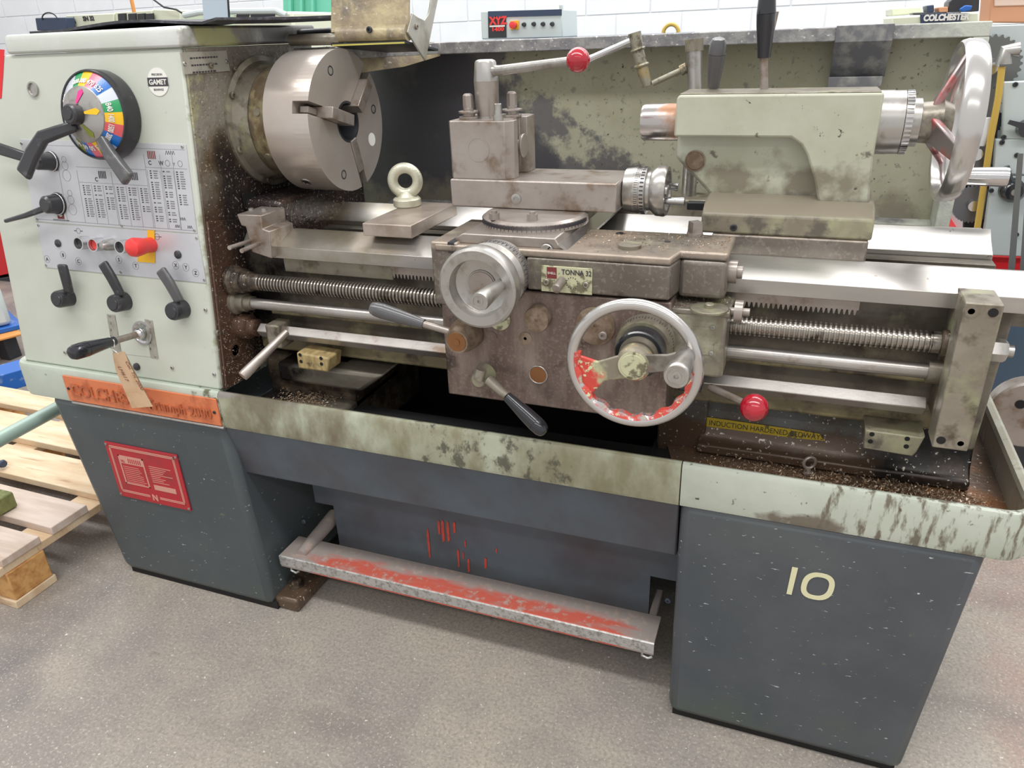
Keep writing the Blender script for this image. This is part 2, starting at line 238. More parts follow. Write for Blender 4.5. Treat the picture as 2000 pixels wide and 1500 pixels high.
def part(name,b,mt,parent=None,bev=0,label=None,cat=None,group=None,kind=None,ang=35,seg=2):
    xs=[[v[i] for v in b.v] for i in range(3)]; c=V([(min(a)+max(a))/2 for a in xs])
    if parent is None: c.z=min(xs[2])
    me=bpy.data.meshes.new(name); me.from_pydata([v-c for v in b.v],[],b.f); me.validate()
    bm=bmesh.new(); bm.from_mesh(me); bmesh.ops.recalc_face_normals(bm,faces=bm.faces); bm.to_mesh(me); bm.free()
    me.polygons.foreach_set('use_smooth',[True]*len(me.polygons)); me.set_sharp_from_angle(angle=math.radians(ang))
    mm=mt if isinstance(mt,(list,tuple)) else [mt]
    for q in mm: me.materials.append(MATS[q])
    o=bpy.data.objects.new(name,me); COL.objects.link(o); WL[o.name]=c
    if parent is not None: o.parent=parent; o.location=c-wl(parent)
    else: o.location=c
    if bev:
        md=o.modifiers.new('bevel','BEVEL'); md.width=bev; md.segments=seg; md.limit_method='ANGLE'; md.angle_limit=math.radians(32); md.harden_normals=False
    for k,v in (('label',label),('category',cat),('group',group),('kind',kind)):
        if v: o[k]=v
    return o
def thing(name,loc,label,cat,group=None):
    o=bpy.data.objects.new(name,None); COL.objects.link(o); o.location=loc; WL[o.name]=V(loc); o.empty_display_size=.05
    o['label']=label; o['category']=cat
    if group: o['group']=group
    return o
def text(b,s_,org,ex,ey,size,depth=.0006,align='LEFT',sx=1,bold=0,shear=0,fit=0):   # lettering as a mesh laid on a plane
    cu=bpy.data.curves.new('t','FONT'); cu.body=s_; cu.size=size; cu.extrude=depth; cu.align_x=align; cu.resolution_u=3; cu.offset=bold; cu.shear=shear
    o=bpy.data.objects.new('t',cu); COL.objects.link(o); dg=bpy.context.evaluated_depsgraph_get(); me=bpy.data.meshes.new_from_object(o.evaluated_get(dg))
    if fit: sx=fit/max(1e-6,max(v.co.x for v in me.vertices)-min(v.co.x for v in me.vertices))
    ex=V(ex).normalized(); ey=V(ey); ey=(ey-ex*ey.dot(ex)).normalized(); n=ex.cross(ey); org=V(org)
    k=len(b.v); b.v+=[org+ex*v.co.x*sx+ey*v.co.y+n*(v.co.z) for v in me.vertices]; b.f+=[[k+i for i in p.vertices] for p in me.polygons]
    bpy.data.objects.remove(o); bpy.data.curves.remove(cu); bpy.data.meshes.remove(me); return b
def bolt(parent,c,d,r,mt='steel_dirty',h=None,name='socket_screw',hexh=False):
    h=h or r*.6; d=V(d).normalized(); b=B()
    if hexh: b.lathe(c,d,[(0,r),(h,r)],6); b.lathe(c,d,[(0,r*1.25),(h*.15,r*1.25)],20)
    else: b.lathe(c,d,[(0,r),(h*.8,r),(h,r*.85),(h,r*.45),(h*.3,r*.42)],20)
    return part(name,b,mt,parent)

# ------------------------------------------------------------ setting
b=B().box((-12,-3,-.05),(6,5.8,0)); part('floor',b,'floor',kind='structure')
WY=5.6
wall=part('wall_back',B().box((-12,WY+.012,0),(6,WY+.2,3.4)),'mortar',kind='structure')
WL[wall.name]=V(wall.location)
bw,bh=.44,.215; blk=None
px_x=at(1331,40,'y',WY).x; z_l=at(1250,26,'y',WY).z
nz0=int(z_l//.225)
for r_ in range(13):
    zb=z_l-(nz0-r_)*.225
    if zb<.2 or zb>2.1: continue
    for c_ in range(-20,10):
        x0=px_x+c_*.45+(0 if (nz0-r_)%2==1 else .235)
        if blk is None:
            blk=part('block',B().box((x0+.004,WY+.006,zb+.004),(x0+.446,WY+.1,zb+.221)),'wall_white',wall,bev=.002)
        else:
            o=blk.copy(); COL.objects.link(o); o.parent=wall; o.location=V((x0+.225,WY+.053+random.uniform(-.001,.001),zb+.1125))-WL[wall.name]

# ------------------------------------------------------------ THE LATHE
HX=-1.075; HL=-1.640; TY=1.055; SY,SZ=1.362,1.063
FP0=V((HX,1.078,.58)); FE=V((0,.082,.63)).normalized(); FN=V((0,-.63,.082)).normalized()
def fp(px,py,d=0): return hit(px,py,FP0+FN*d,FN)
lathe=thing('lathe',(-.65,1.3,0),'large worn grey-green metal lathe on dark slate cabinets, filling the picture','lathe')
YB=1.66   # back of headstock / tray
def P_(name,b,mt,bev=0,parent=lathe,**k): return part(name,b,mt,parent,bev,**k)
# cabinets
def tapered(x0t,x1t,x0b,x1b,z1,yf,yb):
    b=B(); b.add([(x0b,yf,0.012),(x1b,yf,0.012),(x1b,yb,0.012),(x0b,yb,0.012),(x0t,yf,z1),(x1t,yf,z1),(x1t,yb,z1),(x0t,yb,z1)],[(0,3,2,1),(4,5,6,7),(0,1,5,4),(1,2,6,5),(2,3,7,6),(3,0,4,7)]); return b
cabl=P_('cabinet',tapered(-1.575,-1.07,-1.505,-1.045,.495,1.058,1.60),'slate',.018,label='dark slate left cabinet with a red plate')
P_('plinth',B().box((-1.49,1.066,0),(-1.04,1.60,.02)),'dark_void')
cabr=P_('cabinet',tapered(-.128,.322,-.124,.285,.495,1.058,1.60),'slate',.018,label='dark slate right cabinet painted with the number 10')
P_('plinth',B().box((-.115,1.068,0),(.275,1.60,.02)),'dark_void')
# foot flange of left cabinet, with bolt
P_('foot_flange',B().box((-1.05,1.07,.0),(-.985,1.2,.035)),'bed_foot',.008)
bolt(lathe,(-1.02,1.12,.035),Z,.014,'black_oil',.02,'hex_bolt',True)
# skirt panels between the cabinets
zt=.495; A=at(510,935,'y',1.075); Bq=at(1318,1093,'y',1.075)
b=B(); b.prism([(-1.075,1.062,zt),(-1.075,1.085,A.z),(-1.075,1.21,A.z-.01),(-1.075,1.21,zt)],(.945,0,0)); P_('skirt_panel',b,'slate_panel',.004,label='upper slanted dark slate panel')
b=B().prism([(-1.05,1.215,.44),(-.125,1.215,.44),(-.125,1.215,.20),(-.195,1.215,.20),(-.195,1.215,.06),(-.95,1.215,.06),(-.95,1.215,.215),(-1.0,1.215,.215),(-1.0,1.215,.27),(-1.05,1.215,.27)],(0,.01,0)); sk=P_('skirt_panel',b,'slate_panel',0,label='lower recessed slate panel with red scrapes')
b=B()
for (px,py,w_,h_) in [(838,1062,5,38),(858,1030,5,18),(866,1037,6,28),(876,1038,6,26),(888,1030,5,14),(896,1090,4,24),(905,1085,3,10),(916,1104,5,18),(949,1100,5,14),(909,1062,3,9),(970,1075,3,6)]:
    c=at(px,py,'y',1.2142); k=.00092
    w_*=k*.8; h_*=k*1.25
    b.prism([(c.x-w_,c.y,c.z-h_),(c.x+w_*.4,c.y,c.z-h_*.8),(c.x+w_*.7,c.y,c.z+h_*.7),(c.x,c.y,c.z+h_),(c.x-w_,c.y,c.z+h_*.6)],(0,-.0005,0))
P_('red_scrape',b,'red_paint',0,sk)
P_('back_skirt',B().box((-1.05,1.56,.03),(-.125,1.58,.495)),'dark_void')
for px,py in ((594,1018),(1305,1172)): bolt(lathe,at(px,py,'y',1.214),-Y,.006,'slate_panel',.004)
# number 10
b=B(); c0=at(1545,1134,'y',1.0575)
b.prism([(c0.x-.004,1.0575,c0.z-.028),(c0.x+.004,1.0575,c0.z-.028),(c0.x+.0075,1.0575,c0.z+.028),(c0.x-.0015,1.0575,c0.z+.028)],(0,-.001,0))
c1=at(1597,1145,'y',1.0575); n=28; o_=[];i_=[]
for j in range(n):
    a=2*PI*j/n; sx=.0245; sz=.0275; cx=math.cos(a); cz=math.sin(a); e=.8
    q=lambda t:math.copysign(abs(t)**e,t)
    o_.append(V((c1.x+sx*q(cx)+.003*cz,1.0575,c1.z+sz*q(cz)))); i_.append(V((c1.x+(sx-.0085)*q(cx)+.003*cz,1.0575,c1.z+(sz-.008)*q(cz))))
for j in range(n): k=(j+1)%n; b.prism([o_[j],o_[k],i_[k],i_[j]],(0,-.001,0))
P_('painted_number',b,'cream_paint',0,cabr)
# red plate on left cabinet
q=[at(*p,'y',1.057) for p in ((202,862),(342,886),(378,997),(240,968))]
x0,x1=q[0].x,q[1].x+.004; z1=(q[0].z+q[1].z)/2; z0=(q[2].z+q[3].z)/2
x0=(q[0].x+q[3].x)/2; x1=(q[1].x+q[2].x)/2
rp=P_('maker_plate',B().box((x0,1.0575,z0),(x1,1.0545,z1)),'red_plate',.0005,cabl,label='red rectangular plate with pale print')
W=x1-x0;H=z1-z0
def rr(b,u0,u1,v0,v1,t,y=1.0544,d=.0006):
    for a in ((u0,u1,v0,v0+t),(u0,u1,v1-t,v1),(u0,u0+t,v0,v1),(u1-t,u1,v0,v1)): b.box((x0+a[0]*W,y,z0+a[2]*H),(x0+a[1]*W,y-d,z0+a[3]*H))
b=B(); 
for a in ((.05,.46,.1,.113),(.6,.95,.1,.113),(.05,.46,.125,.138),(.6,.95,.125,.138),(.05,.95,.91,.925),(.05,.95,.935,.95),(.05,.059,.1,.95),(.065,.073,.12,.93),(.94,.95,.1,.95),(.925,.933,.12,.93)): b.box((x0+a[0]*W,1.0545,z0+a[2]*H),(x0+a[1]*W,1.0539,z0+a[3]*H))
rr(b,.15,.50,.28,.80,.018)
b.box((x0+.17*W,1.0545,z0+.66*H),(x0+.48*W,1.0539,z0+.78*H)); b.box((x0+.56*W,1.0545,z0+.27*H),(x0+.86*W,1.0539,z0+.36*H))
text(b,'N',(x0+.49*W,1.0541,z0+.06*H),X,Z,.022,bold=.0006)
for i in range(9): b.box((x0+.56*W,1.0545,z0+(.41+.035*i)*H),(x0+(.66+.22*random.random())*W,1.0541,z0+(.42+.035*i)*H))
for i in range(9): b.box((x0+.18*W,1.0545,z0+(.31+.036*i)*H),(x0+(.40+.07*random.random())*W,1.0541,z0+(.318+.036*i)*H))
P_('plate_print',b,'pink_print',0,cabl)
b=B(); text(b,'N.I.',(x0+.18*W,1.0537,z0+.68*H),X,Z,.0095,.0002,sx=.8,bold=.0002)
for i in range(7): b.box((x0+(.28+.027*i)*W,1.0539,z0+.68*H),(x0+(.292+.027*i)*W,1.0536,z0+.76*H))
P_('plate_lettering',b,'red_plate',0,cabl)
for u,v in ((.02,.04),(.98,.04),(.02,.96),(.98,.96)): bolt(cabl,(x0+u*W,1.0545,z0+v*H),-Y,.003,'satin',.002,'rivet')
# tray sections
ZT,ZL=.570,.488
def rim(x0,x1,name,mt,label,cornerL=False,cornerR=False):
    # thin folded rim: front wall with rolled top
    b=B(); pr=[(TY+.010,ZL),(TY+.002,ZL+.002),(TY,ZL+.01),(TY,ZT-.008),(TY+.003,ZT-.001),(TY+.008,ZT+.001),(TY+.016,ZT-.002),(TY+.018,ZT-.010),(TY+.012,ZT-.012),(TY+.012,ZL+.012)]
    b.prism([(x0,y,z) for y,z in pr],(x1-x0,0,0)); return P_(name,b,mt,0,label=label)
rim(-1.066,-.1295,'tray_rim','tray_paint','stained middle front rim of the chip tray')
def path_rim(path,name,mt,label,out=1):
    prof=[(.010,ZL),(.002,ZL+.002),(0,ZL+.01),(0,ZT-.008),(.003,ZT-.001),(.008,ZT+.001),(.016,ZT-.002),(.018,ZT-.010),(.012,ZT-.012),(.012,ZL+.012)]
    b=B(); n=len(path); m_=len(prof); vs=[]
    for i,p in enumerate(path):
        p=V((*p,0)); t=(V((*path[min(i+1,n-1)],0))-V((*path[max(i-1,0)],0))).normalized(); inn=V((-t.y,t.x,0))*out
        vs+=[p+inn*a+Z*z for a,z in prof]
    fs=[[i*m_+j,i*m_+(j+1)%m_,(i+1)*m_+(j+1)%m_,(i+1)*m_+j] for i in range(n-1) for j in range(m_)]
    fs+=[list(range(m_)),[ (n-1)*m_+j for j in range(m_-1,-1,-1)]]
    b.add(vs,fs); return P_(name,b,mt,0,label=label)
XR=.378; R_=.05
pth=[(-.1275,TY),(.1,TY),(XR-R_,TY)]+[(XR-R_+R_*math.sin(a),TY+R_-R_*math.cos(a)) for a in [PI/2*k/8 for k in range(1,9)]]+[(XR,1.3),(XR,1.70)]
path_rim(pth,'tray_rim','tray_right','pale right corner rim of the chip tray')
XL=-1.665; R2=.045
pth=[(XL,1.62),(XL,1.3)]+[(XL+R2-R2*math.cos(a),TY+R2-R2*math.sin(a)) for a in [PI/2*k/8 for k in range(0,9)]]+[(-1.4,TY),(-1.0675,TY)]
path_rim(pth,'tray_rim','tray_left','pale left rim of the tray carrying the orange plate')
P_('tray_ledge',B().box((XL+.012,TY+.012,.555),(-1.08,YB,.566)),'tray_left',.003)
P_('tray_floor',B().prism([(-.1275,TY+.012,.500),(-.20,1.30,.500),(-.20,YB,.500),(XR-.012,YB,.500),(XR-.012,TY+.05,.500),(XR-.05,TY+.012,.500)],(0,0,-.006)),'tray_inside')
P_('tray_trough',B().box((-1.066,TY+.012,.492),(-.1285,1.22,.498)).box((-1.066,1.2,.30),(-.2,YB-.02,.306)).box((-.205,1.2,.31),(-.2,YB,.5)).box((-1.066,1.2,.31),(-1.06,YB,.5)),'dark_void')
P_('tray_back',B().box((-1.1,YB,.45),(XR,YB+.012,.60)),'tray_inside')
# orange nameplate
o0=at(122,727,'y',TY-.001); o1=at(418,778,'y',TY-.001); ob=at(425,824,'y',TY-.001)
npz0,npz1=.496,.558
npl=P_('nameplate',B().box((o0.x,TY-.001,npz0),(HX+.006,TY-.005,npz1)),'orange_plate',.0008,label='orange nameplate with raised lettering')
b=B(); LW=HX+.006-o0.x
text(b,'COLCHESTER',(o0.x+.018,TY-.0056,.512),X,Z,.042,.0020,fit=.232,bold=.0007)
text(b,'Triumph 2000',(HX-.012-.172,TY-.0056,.510),X,Z,.034,.0020,fit=.172,bold=.0004)
bt=P_('lettering',b,'orange_letters',0,npl)
for xx in (o0.x+.009,HX-.004): bolt(npl,(xx,TY-.005,.527),-Y,.0035,'dark_iron',.002,'screw')
P_('edge_strip',B().tube([(o0.x+.005,TY-.002,.491),(HX+.01,TY-.002,.491)],.0035,10),'satin')
# footrest
fr=P_('footrest',B().prism([(-1.034,1.098,.132),(-1.034,1.100,.137),(-1.034,1.175,.137),(-1.034,1.175,.131),(-1.034,1.102,.128),(-1.034,1.102,.105),(-1.034,1.098,.105)],(.872,0,0)),'tread',.001,label='long footrest tread with worn red paint')
P_('tread_edge',B().prism([(-1.034,1.0965,.135),(-1.034,1.0985,.1372),(-1.034,1.0985,.111),(-1.034,1.0965,.111)],(.872,0,0)),'tread_edge',0,fr)
P_('bracket_arm',B().tube([(-.985,1.115,.136),(-.985,1.17,.142),(-.985,1.26,.150)],[.014,.016,.018],12).box((-1.0,1.105,.112),(-.97,1.15,.13)),'tread',0,fr)
P_('bracket_arm',B().box((-.188,1.11,.118),(-.172,1.26,.134)),'tread',.003,fr)
for xx in (-1.01,-.185): P_('edge_hook',B().tube([(xx,1.105,.106),(xx,1.102,.096),(xx+.012,1.102,.092),(xx+.02,1.104,.097)],.003,8),'tread_edge',0,fr)

# headstock casing
y_top=lambda z:1.078+(z-.58)*.082/.63
z1h=1.21
b=B(); b.add([(HL,y_top(.566),.566),(HX,y_top(.566),.566),(HX,YB-.1,.566),(HL,YB-.1,.566),(HL,y_top(z1h),z1h),(HX,y_top(z1h),z1h),(HX,YB-.1,z1h),(HL,YB-.1,z1h)],[(0,3,2,1),(4,5,6,7),(0,1,5,4),(1,2,6,5),(2,3,7,6),(3,0,4,7)])
hs=P_('headstock_casing',b,'paint',.004,label='grey-green painted headstock casing with sloping control face')
# greasy right-hand side sheet and its cast parts
b=B().prism([(HX,y_top(.566)+.006,.566),(HX,y_top(z1h)+.006,z1h),(HX,YB-.1,z1h),(HX,YB-.1,.86),(HX,1.24,.86),(HX,1.18,.80),(HX,1.18,.566)],(.004,0,0)); P_('side_plate',b,'side_grease',.001,label='oily brown side of the headstock')
P_('lower_side_plate',B().prism([(HX+.004,y_top(.566)+.008,.566),(HX+.004,y_top(.905)+.008,.905),(HX+.004,1.215,.890),(HX+.004,1.225,.60),(HX+.004,1.19,.566)],(.005,0,0)),'side_grease',.001)
b=B().box((-1.07,1.24,.80),(-.975,1.56,.925)); P_('headstock_foot',b,'side_grease',.01)
bl=B(); c=at(505,375,'x',HX+.004)
# lid
lz=z1h+.001
lid=P_('lid',B().prism([(-1.505,1.154,lz),(-1.505,1.154,1.236),(-1.505,1.160,1.246),(-1.505,YB-.09,1.246),(-1.505,YB-.09,lz)],(HX+.012+1.505,0,0)),'paint_lid',.005,label='headstock lid with worn rolled edge',seg=3)
P_('red_paint_patch',B().prism([fp(*p,.0003) for p in ((-80,90),(9,97),(6,150),(3,192),(-80,210))],FN*.0006),'machine_red',0,label='red paint at the left edge of the casing')
P_('lid_corner',B().box((HX-.01,YB-.16,1.215),(HX+.10,YB-.09,1.238)),'dark_iron',.01)
# small plates on casing
pts=[at(350,100,'x',HX+.0045),at(440,97,'x',HX+.0045),at(445,146,'x',HX+.0045),at(361,148,'x',HX+.0045)]
spl=P_('side_label_plate',B().box((HX+.004,pts[0].y,pts[3].z+.002),(HX+.007,pts[1].y,pts[0].z-.002)),'plate_alu_worn',.0005,label='small worn aluminium instruction plate')
b=B(); zz=pts[0].z-.002; y0=pts[0].y+.02
for i in range(3):
    yy=y0
    while yy<y0+.075-.01*i: L_=R_u(.003,.008); b.box((HX+.0070,yy,zz-.012-.012*i),(HX+.0073,yy+L_,zz-.009-.012*i)); yy+=L_+.002
P_('lettering',b,'print_dark',0,spl)
bolt(lathe,at(360,124,'x',HX+.007),X,.004,'satin',.003,'rivet'); bolt(lathe,at(442,120,'x',HX+.007),X,.004,'satin',.003,'rivet')
# window port, badge
c=fp(66,174); P_('sight_glass',B().lathe(c,FN,[(0,.014),(.004,.014),(.004,.011),(.001,.0105),(.001,0)],28),'satin',0,label='round chrome sight glass')
c=fp(309,160,.0004); bd=P_('badge',B().lathe(c,FN,[(0,.0245),(.0008,.0245)],32),'print_white',0,label='round white GAMET badge')
b=B().obox(c+FN*.001,X*.024,FE*.0075,FN*.0003); P_('badge_band',b,'print_dark',0,bd)
b=B(); text(b,'GAMET',c+FN*.0015-FE*.0045,X,FE,.0125,.0002,'CENTER',sx=1.0,bold=.0003); P_('badge_lettering',b,'print_white',0,bd)
b=B(); text(b,'PRECISION',c+FN*.0013+FE*.011,X,FE,.0052,.0001,'CENTER'); text(b,'BEARINGS',c+FN*.0013-FE*.015,X,FE,.0052,.0001,'CENTER'); P_('badge_lettering',b,'print_dark',0,bd)
# chart plate
def fplate(pxs,name,mt,th=.0015,d=0,label=None):
    P=[fp(*p,d) for p in pxs]; return P_(name,B().prism(P,FN*th),mt,.0003,label=label),P
chart,CP=fplate(((40,272),(364,282),(386,456),(70,432)),'thread_chart','plate_alu',label='aluminium threading chart plate with tiny columns of figures')
ctl,KP=fplate(((72,435),(387,458),(404,553),(90,522)),'control_plate','plate_alu',label='aluminium control panel plate lettered A B C S T X Y Z')
def uvp(u,v,d=.0017):  # on chart
    a=CP[0].lerp(CP[1],u); c_=CP[3].lerp(CP[2],u); return a.lerp(c_,v)+FN*d
gb=B(); db=B(); rb=B()
def ln(b,p,q,w_=.0005):
    t=(q-p); L_=t.length; t.normalize(); s_=FN.cross(t); b.obox((p+q)/2,t*L_/2,s_*w_/2,FN*.0001)
cols=[.35,.42,.49,.56,.63,.70,.77,.845,.92]
for u in (.22,.335,.545,.755,.845,.915): ln(gb,uvp(u,.12 if u>.7 else .34),uvp(u,.97))
for u in cols[1:]: ln(gb,uvp(u-.008,.5 if u<.75 else .3),uvp(u-.008,.97))
ln(gb,uvp(.335,.30),uvp(.755,.30)); ln(gb,uvp(.335,.48),uvp(.755,.48)); ln(gb,uvp(.755,.27),uvp(.99,.27)); ln(gb,uvp(.02,.97),uvp(.99,.97),.0007); ln(gb,uvp(.1,.06),uvp(.99,.06),.0004)
for ci,u in enumerate(cols):
    v0=.52 if u<.75 else .31
    nrow=int((.93-v0-(.12 if u>.9 else 0)-(.1*(ci%3==2)))/.026)
    for i in range(nrow):
        if random.random()<.12: continue
        v=v0+i*.026; a=uvp(u+.004,v); s1=.004+.002*random.random()
        db.obox(a+X*.003,X*.0022,FE*.0011,FN*.0001)
        gb.obox(a+X*(.012+s1*.5),X*s1,FE*.0010,FN*.0001)
def zig(b,p,n,w_,h_):
    pr=p
    for i in range(n*2): q_=p+X*w_*(i+1)+FE*(h_ if i%2==0 else 0); ln(b,pr,q_,.0008); pr=q_
zig(db,uvp(.88,.12),4,.0028,.007); zig(db,uvp(.915,.86),3,.0022,.006); zig(db,uvp(.88,.95),3,.002,.006); zig(db,uvp(.95,.95),3,.002,.006); zig(db,uvp(.17,.36),5,.0022,.006)
def circ(b,c,r): 
    for i in range(18): ln(b,c+(X*math.cos(i*PI/9)+FE*math.sin(i*PI/9))*r,c+(X*math.cos((i+1)*PI/9)+FE*math.sin((i+1)*PI/9))*r,.0005)
circ(db,uvp(.885,.215),.0055); circ(db,uvp(.955,.215),.0055); text(db,'Y',uvp(.915,.24),X,FE,.008,.0001)
for v,r in ((.22,.006),(.29,.0085),(.41,.011)): circ(gb,uvp(.265,v),r)
for v,r in ((.62,.006),(.70,.0085),(.82,.011)): circ(gb,uvp(.265,v),r)
for u,v,b_ in ((.17,.26,db),(.47,.38,db),(.66,.38,db),(.17,.68,rb),(.78,.13,rb)):
    for i in range(5): b_.obox(uvp(u,v)+X*.0042*i,X*.0012,FE*.0072,FN*.0001)
for s_,u,v in (('C',.44,.46),('C',.775,.24),('W',.835,.24)): text(db,s_,uvp(u,v),X,FE,.011,.0001,bold=.0003)
rb.obox(uvp(.18,.88),X*.0095,FE*.011,FN*.0001); [db.obox(uvp(.13+.012*i_,.96),X*.0018,FE*.0008,FN*.0001) for i_ in range(9)]
for q_,m_ in ((gb,'print_grey'),(db,'print_dark'),(rb,'print_red')): P_('chart_print',q_,m_,0,chart,kind='stuff')
b=B(); circ(b,uvp(.18,.88)+FN*.0003,.006); b.lathe(uvp(.18,.88)+FN*.0003,FN,[(0,.006),(.0002,.006)],20); P_('chart_emblem',b,'print_white',0,chart)
for px,py in ((356,287),(380,450),(238,441),(42,280),(73,428)): bolt(chart,fp(px,py,.0015),FN,.0028,'satin',.0015,'screw')
# letters and rings on control plate
for s_,px,py in (('A',92,506),('B',123,498),('C',153,510),('S',232,507),('T',265,519),('X',343,518),('Y',363,522),('Z',382,533)):
    lb=B(); c=fp(px,py,.0017); text(lb,s_,c-FE*.0035,X,FE,.010,.0001,'CENTER',bold=.0003)
    for i in range(18): ln(lb,c+(X*math.cos(i*PI/9)+FE*math.sin(i*PI/9))*.0078,c+(X*math.cos((i+1)*PI/9)+FE*math.sin((i+1)*PI/9))*.0078,.0003)
    P_('plate_letter',lb,'print_dark',0,ctl)
lb=B(); c=fp(153,451,.0017); circ(lb,c,.0055); ln(lb,c-X*.012,c-X*.006,.0015); ln(lb,c+X*.006,c+X*.012,.0015)
P_('arrow_symbol',lb,'print_dark',0,ctl)
for px,py in ((90,518),(384,465),(399,547),(236,531),(75,440)): bolt(ctl,fp(px,py,.0015),FN,.0028,'satin',.0015,'screw')
P_('yellow_square_plate',B().prism([fp(*p,.002) for p in ((288,449),(302,450),(303,514),(269,511),(270,487),(290,490))],FN*.001),'yellow_plate',0,ctl)
b=B(); p0=fp(302,462,.0018); 
for e,f in ((X*.008,FE*.005),): b.obox(p0+X*.004,e,f*0+FE*.0003,FN*.0002)
circ(b,p0+X*.006,.006); ln(b,p0+X*.012,p0+X*.018,.001); P_('motor_symbol',b,'print_dark',0,ctl)
# push buttons
def button(px,py,inner,r=.0135,h=.024):
    c=fp(px,py); bb=P_('push_button',B().lathe(c,FN,[(0,r),(h-.004,r),(h,r*1.02),(h,r*.84),(h-.008,r*.8),(h-.008,0)],32),'chrome',0)
    P_('button_cap',B().lathe(c+FN*(h-.010),FN,[(0,r*.78),(.003,r*.75),(.004,0)],24),inner,0,bb)
button(172,473,'dark_iron'); button(200,476,'mushroom_red'); button(252,480,'dark_iron')
c=fp(222,477); P_('indicator_lamp',B().lathe(c,FN,[(0,.012),(.010,.012),(.022,.0105),(.030,.006),(.031,0)],28),'satin',0)
c=fp(296,478,.002); P_('emergency_stop',B().lathe(c,FN,[(0,.015),(.020,.015),(.024,.0165),(.042,.019),(.050,.017),(.055,.010),(.056,0)],36),'mushroom_red',0,label='red mushroom emergency stop button')
for px,py,r in ((115,475,.0085),(349,497,.0085),(268,716,.0085)): c=fp(px,py); P_('blanking_plug',B().lathe(c,FN,[(0,r),(.004,r*.95),(.007,r*.5),(.0075,0)],24),'black_plastic',0)
for px,py in ((402,605),(128,688),(337,718),(419,731)): bolt(lathe,fp(px,py),FN,.004,'satin',.003)
# paddle levers
def pad(pts_c,w0,w1,th,n):   # flat paddle from centre line points, width tapers, thickness along n
    b=B(); m_=len(pts_c); L_=[];
    for i,p in enumerate(pts_c):
        t=(pts_c[min(i+1,m_-1)]-pts_c[max(i-1,0)]).normalized(); s_=n.cross(t).normalized(); nn=t.cross(s_); w_=w0+(w1-w0)*i/(m_-1); h_=th*(1 if 0<i<m_-1 else .9)
        L_.append([p+s_*w_/2+nn*h_/2,p-s_*w_/2+nn*h_/2,p-s_*w_/2-nn*h_/2,p+s_*w_/2-nn*h_/2])
    vs=[q for r in L_ for q in r]; fs=[[i*4+j,i*4+(j+1)%4,(i+1)*4+(j+1)%4,(i+1)*4+j] for i in range(m_-1) for j in range(4)]+[[3,2,1,0],[(m_-1)*4+j for j in range(4)]]
    return b.add(vs,fs)
def fast(px,py,d): return fp(px,py,d)
for (bx,by,tx,ty,mx,my,mt) in ((136,580,121,516,134,565,'black_plastic'),(245,588,200,513,236,572,'black_plastic'),(358,603,313,526,350,582,'grey_paddle')):
    c=fp(bx,by); hub=P_('selector_lever',B().lathe(c,FN,[(0,.0195),(.028,.0185),(.032,.0165),(.032,.013),(.034,.012),(.034,0)],32),'black_plastic',0,label='black plastic selector lever')
    P_('paddle',pad([fp(mx,my,.018)-FE*.008,fp((mx+tx)/2,(my+ty)/2,.022),fp(tx,ty,.024)],.022,.024,.011,FN),mt,.004,hub)
c=fp(103,315); hub=P_('selector_lever',B().lathe(c,FN,[(0,.020),(.004,.020),(.004,.018),(.036,.016),(.040,.012),(.040,0)],32),'black_plastic',0,label='upper left lever pointing left')
P_('collar_ring',B().ring(c+FN*.006,FN,.019,.0015),'chrome',0,hub)
P_('paddle',pad([fp(75,315,.030),fp(38,303,.034),fp(-25,283,.036)],.018,.026,.010,FN),'black_plastic',.004,hub)
c=fp(115,398); hub=P_('selector_lever',B().lathe(c,FN,[(0,.0235),(.004,.0235),(.004,.020),(.030,.0175),(.034,.013),(.034,0)],32),'black_plastic',0,label='lower left lever with thin pointer')
P_('collar_ring',B().ring(c+FN*.006,FN,.0215,.0015),'chrome',0,hub)
P_('paddle',pad([fp(85,408,.024),fp(50,421,.026),fp(10,432,.027)],.013,.008,.009,FN),'black_plastic',.003,hub)
# speed dial
dc=fp(213,226); b=B().lathe(dc,FN,[(0,.080),(.006,.082),(.034,.081),(.038,.079),(.038,.0765),(.034,.076),(.034,0)],64)
dial=P_('speed_dial',b,'black_plastic',0,label='black rimmed speed dial with coloured numbered segments and chrome cone')
OFF=dc+FN*.0345
def sector(a0,a1,r0,r1,z0,z1,th=.0006,nn=5):
    b=B(); 
    for i in range(nn):
        a=a0+(a1-a0)*i/nn; c_=a0+(a1-a0)*(i+1)/nn
        f=lambda ang,r,z:OFF+(X*math.cos(ang)+FE*math.sin(ang))*r+FN*z
        P=[f(a,r0,z0),f(a,r1,z1),f(c_,r1,z1),f(c_,r0,z0)]; b.add(P+[p-FN*.003 for p in P],[(0,1,2,3),(7,6,5,4),(0,4,5,1),(1,5,6,2),(2,6,7,3),(3,7,4,0)])
    return b
segs=[('dial_green',112,96,'200'),('dial_yellow',96,78,'380'),('dial_pink',78,60,'470'),('dial_blue',60,40,'625'),('dial_white',40,22,''),('dial_green',22,4,'840'),('dial_yellow',4,-14,'1400'),('dial_red',-14,-32,'1500'),('dial_blue',-32,-50,'2000'),('dial_white',-50,-66,''),('dial_yellow',-66,-82,'35'),('dial_pink',-82,-98,'50'),('dial_blue',-98,-114,'65'),('dial_olive',-114,-130,'90'),('dial_white',-130,-150,''),('dial_blue',-150,-188,'120'),('dial_white',-188,-230,'160'),('dial_white',-230,-248,'')]
